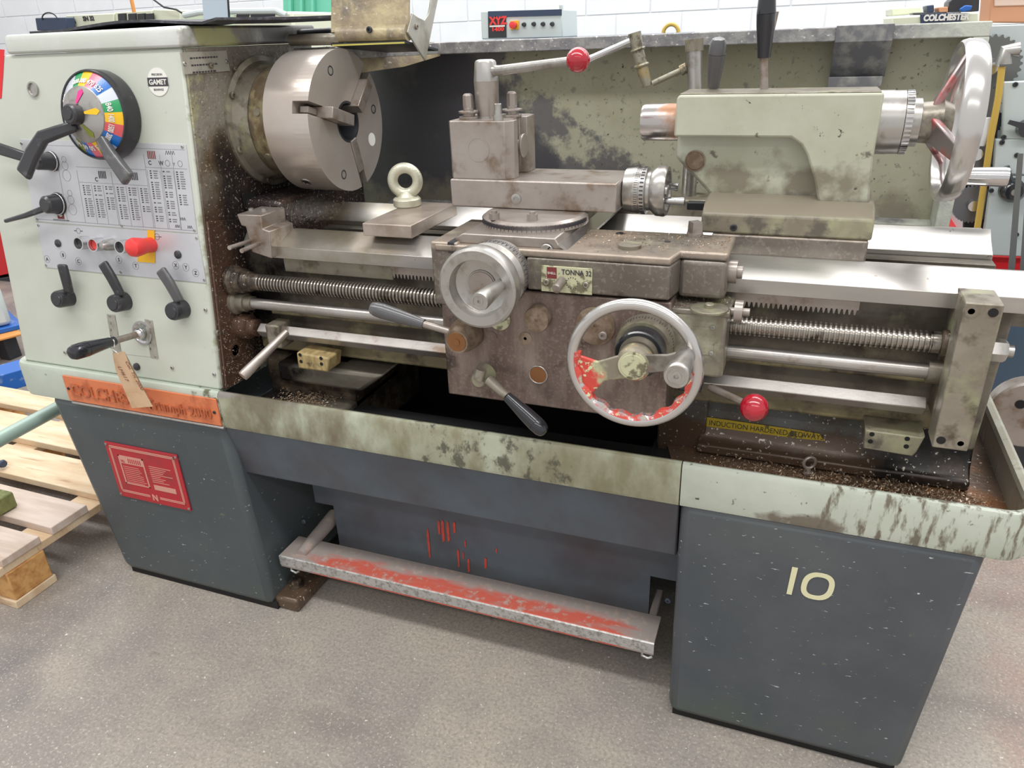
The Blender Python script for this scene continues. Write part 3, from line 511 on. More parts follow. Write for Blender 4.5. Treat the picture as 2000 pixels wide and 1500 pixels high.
for mt,a0,a1,s_ in segs:
    a0,a1=math.radians(a0),math.radians(a1)
    sg=P_('dial_segment',sector(a0,a1,.050,.0762,.021,.001),mt,0,dial)
    if s_:
        am=(a0+a1)/2; e=X*math.cos(am)+FE*math.sin(am); t=-X*math.sin(am)+FE*math.cos(am); sl=(FN*-.019+e*.022).normalized()
        b=B(); nn=sl.cross(t)
        if nn.dot(FN)<0: ex,ey=-t,-sl
        else: ex,ey=t,sl
        ex,ey=(-t),(e*.026-FN*.020).normalized()
        if (-ex).cross(ey).dot(FN)<0: ex=-ex
        text(b,s_,OFF+e*.0560+FN*.0178,-ex,-ey if False else ey,.0140,.0004,'CENTER',sx={2:.9,3:.75,4:.55}[len(s_)],bold=.0003); P_('dial_figure',b,'print_white',0,dial)
P_('dial_cone',B().lathe(OFF,FN,[(0.021,.0505),(.023,.050),(.036,.022),(.036,0)],64),'satin',0,dial)
for am,mt in ((78,'dial_magenta'),(8,'dial_yellow'),(-62,'dial_olive')):
    am=math.radians(am); e=X*math.cos(am)+FE*math.sin(am); t=-X*math.sin(am)+FE*math.cos(am); g=lambda r:OFF+e*r+FN*(.0235+(.050-r)*.465)
    b=B().prism([g(.020)-t*.002,g(.040)-t*.006,g(.046),g(.040)+t*.006,g(.020)+t*.002],FN*.0006); P_('cone_pointer',b,mt,0,dial)
hubc=OFF+FN*.030
P_('dial_hub',B().lathe(hubc,FN,[(0,.019),(.022,.018),(.025,.015),(.025,.010),(.027,.009),(.027,0)],36),'black_plastic',0,dial)
dd=.074
P_('dial_lever',pad([fp(148,246,dd),fp(112,258,dd+.006),fp(84,268,dd+.014),fp(64,300,dd+.020),fp(46,342,dd+.024)],.020,.034,.013,FN),'black_plastic',.005,dial,label='black cranked lever on the dial')
P_('dial_lever',pad([fp(196,268,.052),fp(214,300,.052),fp(236,330,.054),fp(252,352,.056)],.022,.032,.016,FN),'grey_paddle',.005,dial,label='straight grey lever on the dial')
# gate with round shift lever
gp,_g=fplate(((209,613),(225,615),(238,692),(222,690)),'gate_scale','plate_alu_worn'); gp2,_g=fplate(((283,623),(298,626),(310,700),(295,698)),'gate_scale','plate_alu_worn')
b=B()
for i,s_ in enumerate('1357'): text(b,s_,fp(217,634+13*i,.0017),X,FE,.008,.0001,'CENTER')
for i,s_ in enumerate('2468'): text(b,s_,fp(294,646+12.5*i,.0017),X,FE,.008,.0001,'CENTER')
P_('gate_numerals',b,'print_dark',0,gp)
for px,py in ((214,617),(292,628),(303,696)): bolt(lathe,fp(px,py,.0015),FN,.0025,'satin',.0015,'screw')
P_('gate_recess',B().prism([fp(*p,.0) for p in ((226,616),(283,623),(295,697),(240,691))],FN*.0008),'paint',0)
c=fp(279,650,.0008); gl=P_('gate_boss',B().lathe(c,FN,[(0,.026),(.003,.026),(.003,.022),(.0,.018),(.0,.010)],36),'chrome',0)
P_('ball_joint',B().ball(c+FN*.008,.0125),'chrome',0,gl)
tip=outx(c,FN,137,0,.3); v=tip-c; tip=c+v
sl=P_('shift_lever',B().cyl(c+v*.05,c+v*.5,.0068),'tool_steel',0,label='round feed shift lever with long black grip')
L_=v.length
P_('grip',B().lathe(c,v,[(L_*.42,.0095),(L_*.5,.0105),(L_*.8,.0155),(L_*.80,.0150),(L_*.81,.0155),(L_*.94,.0150),(L_*.985,.012),(L_,.008),(L_,0)],28),'gloss_black',0,sl)

# paper tag
tk=c+v*.47
tag_t=part('paper_tag',B(),'tag_paper') if False else None
TP=[fp(220,690,.088),fp(243,686,.088),fp(253,712,.086),fp(299,794,.060),fp(258,797,.060),fp(226,722,.080)]
tg=thing('paper_tag',TP[3],'buff paper tag with handwriting, tied by white string to the black shift lever','tag')
part('card',B().prism(TP,FN*.0006),'tag_paper',tg)
part('string',B().tube([tk+FE*.010,tk+X*.010+FE*.004,tk+X*.008-FE*.010,(TP[0]+TP[1])/2-FE*.004,tk-X*.009-FE*.008,tk-X*.009+FE*.006,tk+FE*.010],.0011,8),'string',tg)
b=B(); e1=(TP[3]-TP[2]).normalized(); e2=X-e1*e1.dot(X); e2.normalize()
text(b,'Col. Tri. 2000',(TP[1]+TP[2])/2+e1*.006-e2*.006+FN*.004,e1,e2,.012,.0001,shear=.2); text(b,'LH617',(TP[0]+TP[5])/2+e1*.010+e2*.007+FN*.004,e1,e2,.013,.0001,shear=.2)
n_=e1.cross(e2); 
part('handwriting',b,'ink_brown',tg)

# side details on the headstock: hex boss, tubes, stop block
for px,py,r in ((530,150,.004),(412,128,.005),(425,600+50,.006),(460,682,.0)):
    if r: bolt(lathe,at(px if px!=530 else 458,py if px!=530 else 134,'x',HX+.009),X,r,'steel_dirty',.004)
c=at(459,684,'x',HX+.009); P_('oil_window',B().lathe(c,X,[(0,.017),(.003,.017),(.003,.012),(.0,.0115),(.0,0)],28),'side_grease',0)
# lead screw / feed shaft / control shaft
LY=1.160
lz0=at(700,573,'y',LY).z; lz1=at(1700,652,'y',LY).z; LZ=(lz0+lz1)/2
fz=(at(700,611,'y',LY).z+at(1700,716,'y',LY).z)/2; cz=(at(700,668,'y',LY).z+at(1700,778,'y',LY).z)/2
XB=at(1885,590,'y',1.085).x
sx0=HX+.08; sx1=at(1835,668,'y',LY).x
prof=[(0,.0125)]; t=0.0; Ls=sx1-sx0
while t<Ls-.012: prof+=[(t+.0005,.0125),(t+.0012,.0165),(t+.0042,.0165),(t+.0050,.0125)]; t+=.0072
prof+=[(Ls-.012,.0165),(Ls,.0165)]
mat('screw_steel',rgb(156,150,142),.26,.85,[dict(c=rgb(110,84,66),s=20,t=.44,w=.1,z=(('x',-.95,-1.15),)),dict(c=rgb(80,72,62),s=30,t=.62,w=.06)])
P_('lead_screw',B().lathe((sx0,LY,LZ),X,prof,20),'screw_steel',0,ang=50,label='long threaded lead screw')
P_('lead_screw_collar',B().lathe((HX+.010,LY,LZ),X,[(0,.030),(.010,.031),(.016,.026),(.034,.025),(.036,.021),(.05,.020),(.052,.017),(.075,.016)],32),'black_oil',0,label='oily lead screw collar')
P_('feed_shaft',B().cyl((HX+.04,LY,fz),(sx1+.01,LY,fz),.0112),'steel',0,label='plain round feed shaft')
P_('feed_shaft_collar',B().lathe((HX+.004,LY,fz),X,[(0,.027),(.012,.026),(.016,.020),(.034,.019),(.034,.015),(.05,.0145),(.05,.0112)],28),'steel_dirty',0)
P_('shaft_collar',B().lathe((sx1-.008,LY,fz),X,[(0,.018),(.018,.018),(.018,.011)],24),'steel_dirty',0)
P_('shaft_collar',B().lathe((sx1+.0,LY,LZ),X,[(0,.015),(.003,.020),(.016,.020)],24),'black_oil',0)
b=B(); cr=.0105
b.obox(((HX+.06+sx1)/2,LY,cz),X*((sx1-HX-.06)/2),(Y*.8+Z*.6)*cr,(Z*.8-Y*.6)*cr); P_('control_shaft',b,'steel',.0015,label='square control shaft')
P_('control_shaft_boss',B().lathe((HX+.004,LY,cz+.004),X,[(0,.028),(.03,.026),(.034,.018),(.05,.018)],28),'side_grease',0)
hc=V((at(548,645,'y',LY).x,LY-.004,cz)); sl=P_('shaft_lever',B().box((hc.x-.017,hc.y-.022,hc.z-.026),(hc.x+.017,hc.y+.022,hc.z+.024)),'steel_dirty',.004,label='clamp block with plain steel lever')
e_=at(474,735,'y',1.0); s0=at(560,648,'y',1.10); P_('lever_rod',B().tube([s0,s0.lerp(e_,.3),s0.lerp(e_,.95),e_],[.0065,.008,.0105,.0095],20),'tool_steel',0,sl)
# right end bracket
q0=at(1885,591,'y',1.078); q1=at(1967,597,'y',1.078); q2=at(1886,882,'y',1.078); q3=at(1820,874,'y',1.078)
bx0=(q0.x+q3.x)/2; bx1=(q1.x+q2.x)/2; bz1=(q0.z+q1.z)/2; bz0=(q2.z+q3.z)/2
br=P_('end_bracket',B().box((bx0,1.078,bz0),(bx1,1.125,bz1)).box((bx0+.006,1.125,bz0+.01),(bx1+.008,1.205,bz1-.01)),'steel_dirty',.002,label='tall steel end bracket carrying the shafts')
P_('socket_screw',B().lathe(at(1897,608,'y',1.078),-Y,[(0,.010),(.0005,.010),(.0005,.0082),(.0012,.0080),(.0012,.0042),(-.004,.0042),(-.004,.0005)],24),'steel_dirty',0,br)
P_('socket_screw',B().lathe(at(1876,866,'y',1.078),-Y,[(0,.010),(.0005,.010),(.0005,.0082),(.0012,.0080),(.0012,.0042),(-.004,.0042),(-.004,.0005)],24),'steel_dirty',0,br)
for px,py in ((1940,611),(1838,860)): P_('dowel_hole',B().lathe(at(px,py,'y',1.0775),-Y,[(0,.006),(.0004,.006)],20),'dark_void',0,br)
c=V((bx1+.006,LY,at(1950,684,'y',LY).z)); P_('hex_nut',B().lathe(c,X,[(0,.017),(.026,.017),(.030,.014)],6).lathe(c,X,[(0,.009),(.038,.009)],20),'satin',0,br)
# bed
XE=.345
def ext(pr,x0,x1): return B().prism([(x0,y,z) for y,z in pr],(x1-x0,0,0))
XG=at(530,450,'y',1.19).x
P_('bed_front_way',ext([(1.165,.853),(1.220,.876),(1.232,.874),(1.25,.862),(1.27,.862),(1.27,.83),(1.165,.83)],XG,XE),'steel_way',.0008,label='polished front bed way')
P_('bed_rear_way',ext([(1.405,.85),(1.44,.866),(1.462,.880),(1.49,.866),(1.53,.866),(1.53,.825),(1.405,.825)],-.985,XE-.035),'steel_way',.0008,label='polished rear bed way')
mat('inner_way',rgb(130,124,114),.35,.6,[dict(c=rgb(90,84,74),s=8,t=.5,w=.1)])
P_('bed_inner_way',ext([(1.37,.842),(1.40,.842),(1.40,.81),(1.37,.81)],-.985,XE-.035),'inner_way',.0008)
P_('bed_front_wall',B().box((-1.06,1.205,.66),(bx0+.03,1.25,.83)).box((bx0+.03,1.225,.79),(XE-.01,1.25,.83)),'bed_web',.002,label='oily front wall of the bed')
P_('bed_lower_wall',B().box((-1.06,1.205,.612),(bx0+.02,1.26,.662)),'bed_ledge',.006)
P_('bed_ledge',B().box((-1.0,1.182,.703),(bx0+.02,1.21,.716)),'bed_ledge',.004)
P_('bed_rear_wall',B().box((-1.06,1.44,.55),(XE-.03,1.50,.825)),'dark_iron')
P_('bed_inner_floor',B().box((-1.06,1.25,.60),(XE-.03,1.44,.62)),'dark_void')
for xx in (-.80,-.55,-.25,.05,.28): P_('bed_rib',B().box((xx,1.25,.62),(xx+.02,1.44,.80)),'dark_iron',.004)
P_('bed_end',B().prism([at(*p,'y',1.215) for p in ((1990,592),(1972,650),(1902,880),(1860,880),(1880,592))],(0,.22,0)),'bed_web',.004)
# rack
def rack(x0,x1,z0,y,hz=.020):
    tp=.0074; pts=[(x0,y,z0+hz)]; n=int((x1-x0)/tp); pts=[]
    for i in range(n): 
        a=x0+i*tp; pts+=[(a,y,z0+.001),(a+tp*.22,y,z0-.007),(a+tp*.45,y,z0-.007),(a+tp*.67,y,z0+.001)]
    pts+=[(x0+n*tp,y,z0+.001),(x0+n*tp,y,z0+hz),(x0,y,z0+hz)]
    return B().prism(pts,(0,.012,0))
r0=at(765,515,'y',1.186); r1=at(1685,590,'y',1.186); zr=.8085
P_('rack_strip',B().box((XG+.02,1.186,.797),(r0.x,1.20,.829)),'steel_dirty',.001)
P_('gear_rack',rack(r0.x,r1.x,zr,1.186),'tool_steel',0,ang=20,label='toothed gear rack under the front way')
for px,py in ((590,483),(648,493),(700,498),(770,507),(1610,572)): bolt(lathe,at(px,py,'y',1.186),-Y,.005,'dark_iron',.002)
# bed feet
P_('bed_foot_left',B().prism([(-.90,1.17,.60),(-.74,1.17,.60),(-.80,1.17,.555),(-1.0,1.17,.555),(-1.0,1.17,.60)],(0,.2,0)).box((-1.06,1.12,.49),(-.84,1.4,.515)),'bed_web',.008)
P_('bed_foot_left_pedestal',B().box((-1.055,1.2,.4),(-.84,1.5,.60)),'black_oil',.01)
bf=B().prism([(-.155,1.19,.60),(-.168,1.16,.535),(-.168,1.142,.522),(-.155,1.5,.6),],(.0,0,0)) if False else B()
P_('bed_foot_right',ext([(1.25,.66),(1.25,.60),(1.247,.560),(1.238,.535),(1.226,.522),(1.218,.520),(1.218,.5021),(1.5,.5021),(1.5,.66)],-.124,XE-.03),'bed_foot',.004,label='wide right foot of the bed with a yellow sticker')
P_('foot_pillar',B().box((-.20,1.235,.44),(-.112,1.5,.66)),'bed_foot',.004)
# yellow sticker
s0=at(1372,818,'y',1.243); s1=at(1612,858,'y',1.243)
stz=(at(1372,820,'y',1.243).z+at(1610,857,'y',1.243).z)/2
stk=P_('sticker',B().prism([(s0.x,1.243,stz-.009),(s1.x-.05,1.243,stz-.009),(s1.x,1.243,stz-.006),(s1.x-.01,1.243,stz+.006),(s1.x-.05,1.243,stz+.008),(s0.x,1.243,stz+.010)],(0,-.001,0)),'yellow_sticker',0,label='peeling yellow sticker')
b=B(); text(b,'INDUCTION HARDENED BEDWAYS',(s0.x+.012,1.2418,stz-.005),X,Z,.0142,.0002,fit=s1.x-s0.x-.016); P_('lettering',b,'print_dark',0,stk)
# eye screw in tray
c=at(1578,925,'z',.502); ey=P_('tray_eye_bolt',B().ring(c+Z*.022,V((.45,-.9,0)),.0105,.0028,32,10).cyl(c,c+Z*.010,.004).lathe(c,Z,[(0,.009),(.004,.009)],6),'tool_steel',0,label='small steel eye bolt in the tray')
# drilled mounting blocks
def mblock(pxs,y,d,name,mt,label,holes):
    P=[at(*p,'y',y) for p in pxs]; bb=P_(name,B().prism(P,(0,d,0)),mt,.004,label=label)
    for px,py in holes: P_('drilled_hole',B().lathe(at(px,py,'y',y-.0003),-Y,[(0,.0038),(.0003,.0038)],16),'dark_void',0,bb)
mblock(((578,688),(642,700),(640,728),(582,720)),1.13,.05,'mounting_block','ochre_box','ochre mounting block with drilled holes',((586,693),(588,706),(627,700),(628,711)))
mblock(((1690,840),(1800,855),(1808,852),(1790,884),(1782,892),(1686,876)),1.15,.10,'mounting_block','tail_base','grimy mounting block with four holes',((1703,848),(1700,862),(1772,857),(1770,872)))
# micrometer stop on the way at the left
P0=at(463,418,'y',1.15); P1=at(500,426,'y',1.15); P2=at(503,500,'y',1.15)
x0=P0.x; x1=at(508,426,'y',1.15).x; zt=P0.z; zb=at(505,497,'y',1.15).z
stp=P_('carriage_stop',B().prism([(x0,1.148,zt),(x0+.006,1.148,zt-.022),(x0+.016,1.148,zt-.024),(x0+.02,1.148,zb+.004),(x1+.012,1.148,zb-.006),(x1+.018,1.148,zt-.03),(x1+.002,1.148,zt-.026),(x1+.004,1.148,zt)],(0,.075,0)),'tool_steel',.002,label='clamped steel stop block at the left end of the way')
for px,py in ((491,408),(516,408)): 
    c=at(px,py+6,'y',1.19); P_('cap_screw',B().cyl((c.x,c.y,zt),(c.x,c.y,c.z),.003).lathe((c.x,c.y,c.z),Z,[(0,.0055),(.007,.0055),(.008,.004)],16),'satin',0,stp)
for a_,b_ in (((448,484),(488,471)),((472,490),(506,476))):
    e1_=at(*a_,'y',1.08); e0_=at(*b_,'y',1.15); P_('brass_tube',B().tube([e1_,e0_],.0042,14),'tool_steel',0,stp)
# splash guard behind
GY=1.68
gz=(at(900,80,'y',GY-.05).z)
GL=-1.13; GRX=at(1905,200,'y',GY-.04).x
grd=P_('splash_guard',B().box((GL,GY+.05,.60),(GRX,GY+.056,1.19)),'guard_paint',0,label='tall grey-green splash guard panel behind the bed')
P_('guard_lip',B().prism([(-.80,GY-.02,1.176),(GRX+.004,GY-.02,1.176),(GRX+.004,GY+.056,1.176),(-1.02,GY+.056,1.176),(-1.02,1.42,1.176),(-.92,1.42,1.176),(-.845,1.56,1.176)],(0,0,.025)),'guard_lip',.002,label='speckled top lip of the splash guard')
P_('guard_wing',B().box((GRX-.022,GY-.02,.80),(GRX+.004,GY+.05,1.176)),'guard_lip',.002)
P_('guard_bottom_flange',B().prism([(-1.0,1.56,.80),(GRX-.05,1.56,.80),(GRX+.03,1.62,.80),(GRX+.004,GY+.05,.83),(-1.0,GY+.05,.83)],(0,0,.004)),'guard_lip',0)
zc=at(1690,50,'y',GY-.022)
x0=at(1633,60,'y',GY-.022).x; x1=at(1746,60,'y',GY-.022).x
P_('guard_hook_plate',B().box((x0,GY-.0245,1.174),(x1,GY-.0215,1.203)).prism([(x0,GY-.0245,1.175),(x0,GY+.03,1.11),(x0,GY+.036,1.112),(x0,GY-.0215,1.178)],(x1-x0,0,0)).box((x0-.002,GY+.01,1.093),(x1-.004,GY+.035,1.112)),'guard_strip',.001,label='folded grey plate hooked on the guard lip')
P_('guard_gusset',B().prism([(-.80,GY-.02,1.177),(-.845,1.56,1.177),(-.92,1.42,1.177),(-.92,1.40,1.15),(-.84,1.56,1.16)],(0,0,-.004)),'chuck_guard',0)
# spindle nose and chuck
P_('spindle_nose',B().lathe((HX+.004,SY,SZ),X,[(0,.128),(.006,.128),(.010,.118),(.040,.110)],64),'steel_dirty',0,label='spindle flange behind the chuck')
P_('side_cutout',B().box((HX+.0092,*at(497,372,'x',HX+.009)[1:]),(HX+.0096,*at(477,408,'x',HX+.009)[1:])).box((HX+.0098,1.30,.905),(HX+.010,1.34,.925)),'dark_void',0)
for dg_ in (200,250,150): 
    a=math.radians(dg_); bolt(lathe,(HX+.014,SY+.119*math.cos(a),SZ+.119*math.sin(a)),X,.007,'steel_dirty',.004)
CR=.135; CX=-.873
ch=thing('chuck',(CX-.05,SY,SZ-CR),'large steel three-jaw chuck on the headstock spindle','chuck')
part('back_plate',B().lathe((-1.03,SY,SZ),X,[(0,.108),(.03,.112),(.05,.122),(.052,.130)],72),'chuck_rust',ch)
# body with jaw slots: build as three sectors of the disc face
part('chuck_body',B().lathe((-.978,SY,SZ),X,[(0,.130),(.003,.1345),(.0705,CR),(.0705,.1)],96,cap=False),'chuck_steel',ch)
JA=[math.radians(a) for a in (45,163,-75)]   # in Y (toward back) / Z plane
def yz(r,a,x): return V((x,SY+r*math.cos(a),SZ+r*math.sin(a)))
fb=B(); hw=.0115; IR=.036; FRX=-.908
js=sorted(a%(2*PI) for a in JA)
for k in range(3):
    a0=js[k]; a1=js[(k+1)%3]+(2*PI if k==2 else 0); ri=[];ro=[]; n=30
    do=math.asin(hw/CR); di=math.asin(hw/IR)
    for i in range(n+1):
        ro.append(yz(CR,a0+do+(a1-a0-2*do)*i/n,FRX)); ri.append(yz(IR,a0+di+(a1-a0-2*di)*i/n,FRX))
    for i in range(n): fb.prism([ro[i],ro[i+1],ri[i+1],ri[i]],(.035,0,0))
bm_=part('chuck_face',fb,'chuck_steel',ch,ang=30,label='bright front face of the chuck')
part('bore',B().lathe((-.975,SY,SZ),X,[(0,.034),(.095,.036),(.100,.040),(.1022,.040),(.1022,.0355),(.09,.033),(.0,.033),(.0,.0003)],48,cap=False),'dark_iron',ch)
part('slot_bed',B().lathe((-.945,SY,SZ),X,[(0,.125),(.036,.125),(.036,.037)],64,cap=False),'dark_iron',ch)
for i,a in enumerate(JA):
    e=V((0,math.cos(a),math.sin(a))); t=V((0,-math.sin(a),math.cos(a)))
    sp={0:(.030,.094,.125,.026),1:(.012,.060,.132,.030),2:(.036,.100,.120,.004)}[i]
    C0=V((0,SY,SZ)); bb=B(); r0_,r1_,p_=((.030,.098,.020),(.014,.090,.024),(.036,.104,.003))[i]
    bb.obox(C0+e*(r0_+r1_)/2+X*((-.903+CX+p_)/2),e*(r1_-r0_)/2,t*.0108,X*((CX+p_+.903)/2))
    bb.obox(C0+e*((r1_+.118)/2)+X*((-.903-.884)/2),e*(.118-r1_)/2,t*.0060,X*(.0095))
    j=part('jaw',bb,'tool_steel',ch,.0012)
if True:
    for r,a in ((.105,112),(.105,8),(.105,-112)):
        c=yz(r,math.radians(a),CX); part('socket_screw',B().lathe(c,X,[(0,.0095),(.0005,.009),(.0005,.007),(-.001,.0065),(-.001,0)],24),'dark_iron',ch)
    c=yz(.095,math.radians(-28),CX); part('white_spot',B().lathe(c,X,[(0,.0135),(.0006,.0135)],28),'print_white',ch,label='round bright plug on the chuck face')
    for a,x in ((-128,-.935),):
        a=math.radians(a); e=V((0,math.cos(a),math.sin(a))); c=V((x,SY,SZ))+e*(CR-.0005)
        part('key_socket',B().lathe(c,e,[(0,.0115),(.0012,.011),(.0012,.008),(.0006,.0075)],28),'satin',ch); part('socket_void',B().lathe(c,e,[(0,.0074),(.0016,.0074)],4),'dark_void',ch)
    for a in (165,-150): 
        a=math.radians(a); e=V((0,math.cos(a),math.sin(a))); c=V((-1.005,SY,SZ))+e*.112; part('cam_lock',B().lathe(c,e,[(0,.008),(.003,.0075),(.003,0)],20),'steel_dirty',ch)
# chuck guard, swung up
gy=1.40
gz_=at(735,66,'y',gy).z
cg=P_('chuck_guard',B().tube([at(600,77,'y',gy)-X*.04,at(666,76,'y',gy)],.011,20),'steel_dirty',0,label='hinged chuck guard swung up over the chuck')
P_('hinge_tube',B().tube([at(662,68,'y',gy),at(797,64,'y',gy)],.0150,24),'chuck_guard',0,cg)
a0=at(652,88,'y',gy); a1=at(796,70,'y',gy); gxa,gxb=a0.x,a1.x
P_('guard_sheet',B().prism([(gxa,gy-.004,gz_+.006),(gxa,gy+.035,gz_+.16),(gxa,gy+.039,gz_+.16),(gxa,gy+.004,gz_+.004)],(gxb-gxa+.004,0,0)),'chuck_guard',0,cg)
P_('guard_edge',B().prism([(gxa+.004,gy-.012,gz_-.016),(gxa+.004,gy-.012,gz_-.019),(gxb-.002,gy-.012,gz_-.019),(gxb-.002,gy-.012,gz_-.016)],(0,.004,0)),'brass_edge',0,cg)
P_('guard_underside',B().prism([(gxa,gy-.010,gz_-.018),(gxa,gy+.13,gz_-.036),(gxa,gy+.13,gz_-.032),(gxa,gy-.010,gz_-.014)],(gxb-gxa,0,0)),'dark_iron',0,cg)
xe=gxb+.002
ep=[at(*p,'x',xe) for p in ((793,63),(802,26),(813,34),(826,40),(834,28),(838,10),(843,-40),(860,-40),(828,119))]
P_('guard_end_plate',B().prism(ep,(.004,0,0)),'plate_alu_worn',.0008,cg)
bolt(cg,at(812,52,'x',xe+.004),X,.005,'steel_dirty',.004)
bolt(cg,at(722,58,'y',gy-.015),-Y,.006,'dark_iron',.004)

# ------------------------------------------------------------ rubber mat on the lid
b=B(); pts=[]
for i in range(15):
    u=i/14; px=52+(545)*u; x=-1.46+u*(.46); z=1.2475+.010*math.sin(PI*min(1,max(0,(u-.1)/.9)))**2+(.006 if u>.95 else 0)
    pts.append((x,z))
vs=[];fs=[]
for x,z in pts:
    for y in (1.18,1.33,1.50): 
        vs+= [(x+ (y-1.18)*.28,y,z-.0015+(.004 if y>1.4 else 0)),(x+(y-1.18)*.28,y,z+.003+(.004 if y>1.4 else 0))]
for i in range(14):
    for j in range(2):
        a=i*6+j*2; c=a+6; fs+=[(a,c,c+2,a+2),(a+1,a+3,c+3,c+1)]
    a=i*6; c=a+6; fs+=[(a,a+1,c+1,c),(a+4,c+4,c+5,a+5)]
fs+=[(0,2,3,1),(2,4,5,3),(84,85,87,86),(86,87,89,88)]
part('rubber_mat',B().add(vs,fs),'rubber',label='black ribbed rubber mat lying on the headstock lid',cat='mat')

# ------------------------------------------------------------ carriage
car=thing('carriage',(-.33,1.2,.62),'oily iron lathe carriage with apron and large handwheel riding on the bed','lathe carriage')
def C_(name,b,mt,bev=0,parent=car,**k): return part(name,b,mt,parent,bev,**k)
AY=1.078
ax0=at(862,600,'y',AY).x; zt=at(852,470,'y',AY).z
ZS=.905
x_r=at(1312,590,'y',AY).x; azb=at(1100,800,'y',AY).z
azt=at(1150,545,'y',AY).z
C_('apron',B().box((ax0,AY,azb),(x_r,1.165,.835)),'apron_iron',.003,label='brown oily apron plate')
# left wing of saddle
lw0=at(845,470,'y',AY-.006).x; lw1=at(900,470,'y',AY-.006).x
C_('saddle_wing',B().box((ax0-.008,AY-.006,.80),(at(893,480,'y',AY-.006).x,1.24,ZS+.003)),'saddle_iron',.003)
# saddle body
sz0=at(1150,575,'y',AY-.008).z
xc=at(1308,545,'y',AY-.008).x; xr=at(1422,520,'y',1.12).x
C_('saddle',B().prism([(ax0,AY-.008,ZS-.012),(xc,AY-.008,ZS-.012),(xc+.008,AY+.035,ZS-.012),(xr-.002,AY+.035,ZS-.012),(xr,AY+.04,ZS-.012),(xr,1.225,ZS-.012),(ax0,1.225,ZS-.012)],(0,0,.012)).prism([(ax0+.16,AY-.008,ZS-.012),(xc,AY-.008,ZS-.012),(xc+.008,AY+.035,ZS-.012),(xc+.008,1.163,ZS-.012),(ax0+.16,1.163,ZS-.012)],(0,0,-(ZS-.012-sz0))),'saddle_iron',.003,label='saddle casting with stained top')
C_('saddle_block',B().box((xc+.006,AY+.034,.833),(xr,1.163,ZS-.0115)),'saddle_iron',.008,seg=3)
C_('saddle_bridge',B().box((-.53,1.225,.882),(-.335,1.50,ZS-.004)),'saddle_iron',.004)
C_('saddle_rear',B().box((ax0,1.50,.84),(xr,1.58,ZS-.002)),'steel_dirty',.004)
C_('way_wiper',B().lathe((xr,1.15,.868),X,[(0,.018),(.012,.018),(.012,.010),(.02,.010)],20),'tool_steel')
c=at(1230,483,'z',ZS); C_('oil_plug',B().lathe(c,Z,[(0,.018),(.005,.018),(.005,0)],32),'steel_dirty')
c=at(1357,459,'z',ZS); C_('lock_bolt',B().lathe(c,Z,[(0,.013),(.004,.013)],24).lathe(c+Z*.004,Z,[(0,.0125),(.018,.0115)],4,up=X+Y*.7),'tool_steel',label='square-headed saddle lock bolt')
c=at(1212,456,'z',ZS); C_('drilled_hole',B().lathe(c,Z,[(0,.008),(.0005,.008)],20),'dark_void')
c=at(1304,472,'z',ZS); C_('drilled_hole',B().lathe(c,Z,[(0,.005),(.0005,.005)],16),'dark_iron')
# oil plate
P=[at(*p,'y',AY-.0085) for p in ((1057,516),(1160,517),(1157,577),(1057,569))]
x0=P[0].x; x1=P[1].x-.002; z1=P[0].z-.001; z0=P[2].z+.001
op=C_('oil_plate',B().box((x0,AY-.011,z0),(x1,AY-.008,z1)),'cap_green',.0008,label='grubby cream oil plate lettered TONNA')
b=B(); text(b,'TONNA 32',(x0+.034,AY-.0114,z1-.012),X,Z,.0115,.0002,bold=.0002,fit=.048); 
for i in range(14): a=i*2*PI/14; b.box((x0+.05+.009*math.cos(a),AY-.011,z1-.026+.009*math.sin(a)),(x0+.0515+.009*math.cos(a),AY-.0113,z1-.0245+.009*math.sin(a)))
C_('lettering',b,'print_dark',0,op)
C_('oil_emblem',B().box((x0+.010,AY-.0113,z1-.020),(x0+.026,AY-.011,z1-.002)),'print_red',0,op); b=B(); text(b,'SHELL',(x0+.018,AY-.0116,z1-.013),X,Z,.0052,.0002,'CENTER'); C_('emblem_lettering',b,'print_white',0,op)
for px,py in ((1068,550),(1145,556)): bolt(op,at(px,py,'y',AY-.011),-Y,.005,'steel_dirty',.004)
C_('oil_spout',B().tube([at(1098,548,'y',AY-.01),at(1086,565,'y',AY-.032)],.0075,20),'tool_steel',0,op)
# apron caps
for px,py,r,h,mt,nm in ((976,623,.019,.004,'cap_green','round painted cap'),(1053,619,.0215,.016,'cap_rust','round rusty cap'),(1026,661,.0115,.001,'cap_rust',None),(961,657,.009,.001,'apron_iron',None),(1163,636,.032,.003,'cap_rust','large round cover plate'),(1051,732,.0155,.001,'cap_copper','round copper coloured window')):
    c=at(px,py,'y',AY); C_('round_cap',B().lathe(c,-Y,[(0,r),(h*.8,r),(h,r*.95),(h,.0028),(h-.002,.0027),(h-.002,.0002)] if r>.01 and mt!='cap_copper' else [(0,r),(h,r),(h,.0002)],36),mt,0,label=nm)
c=at(1051,732,'y',AY-.001); C_('cap_ring',B().ring(c,Y,.0158,.0012),'satin')
bolt(car,at(1178,655,'y',AY-.003),-Y,.007,'tool_steel',.004)
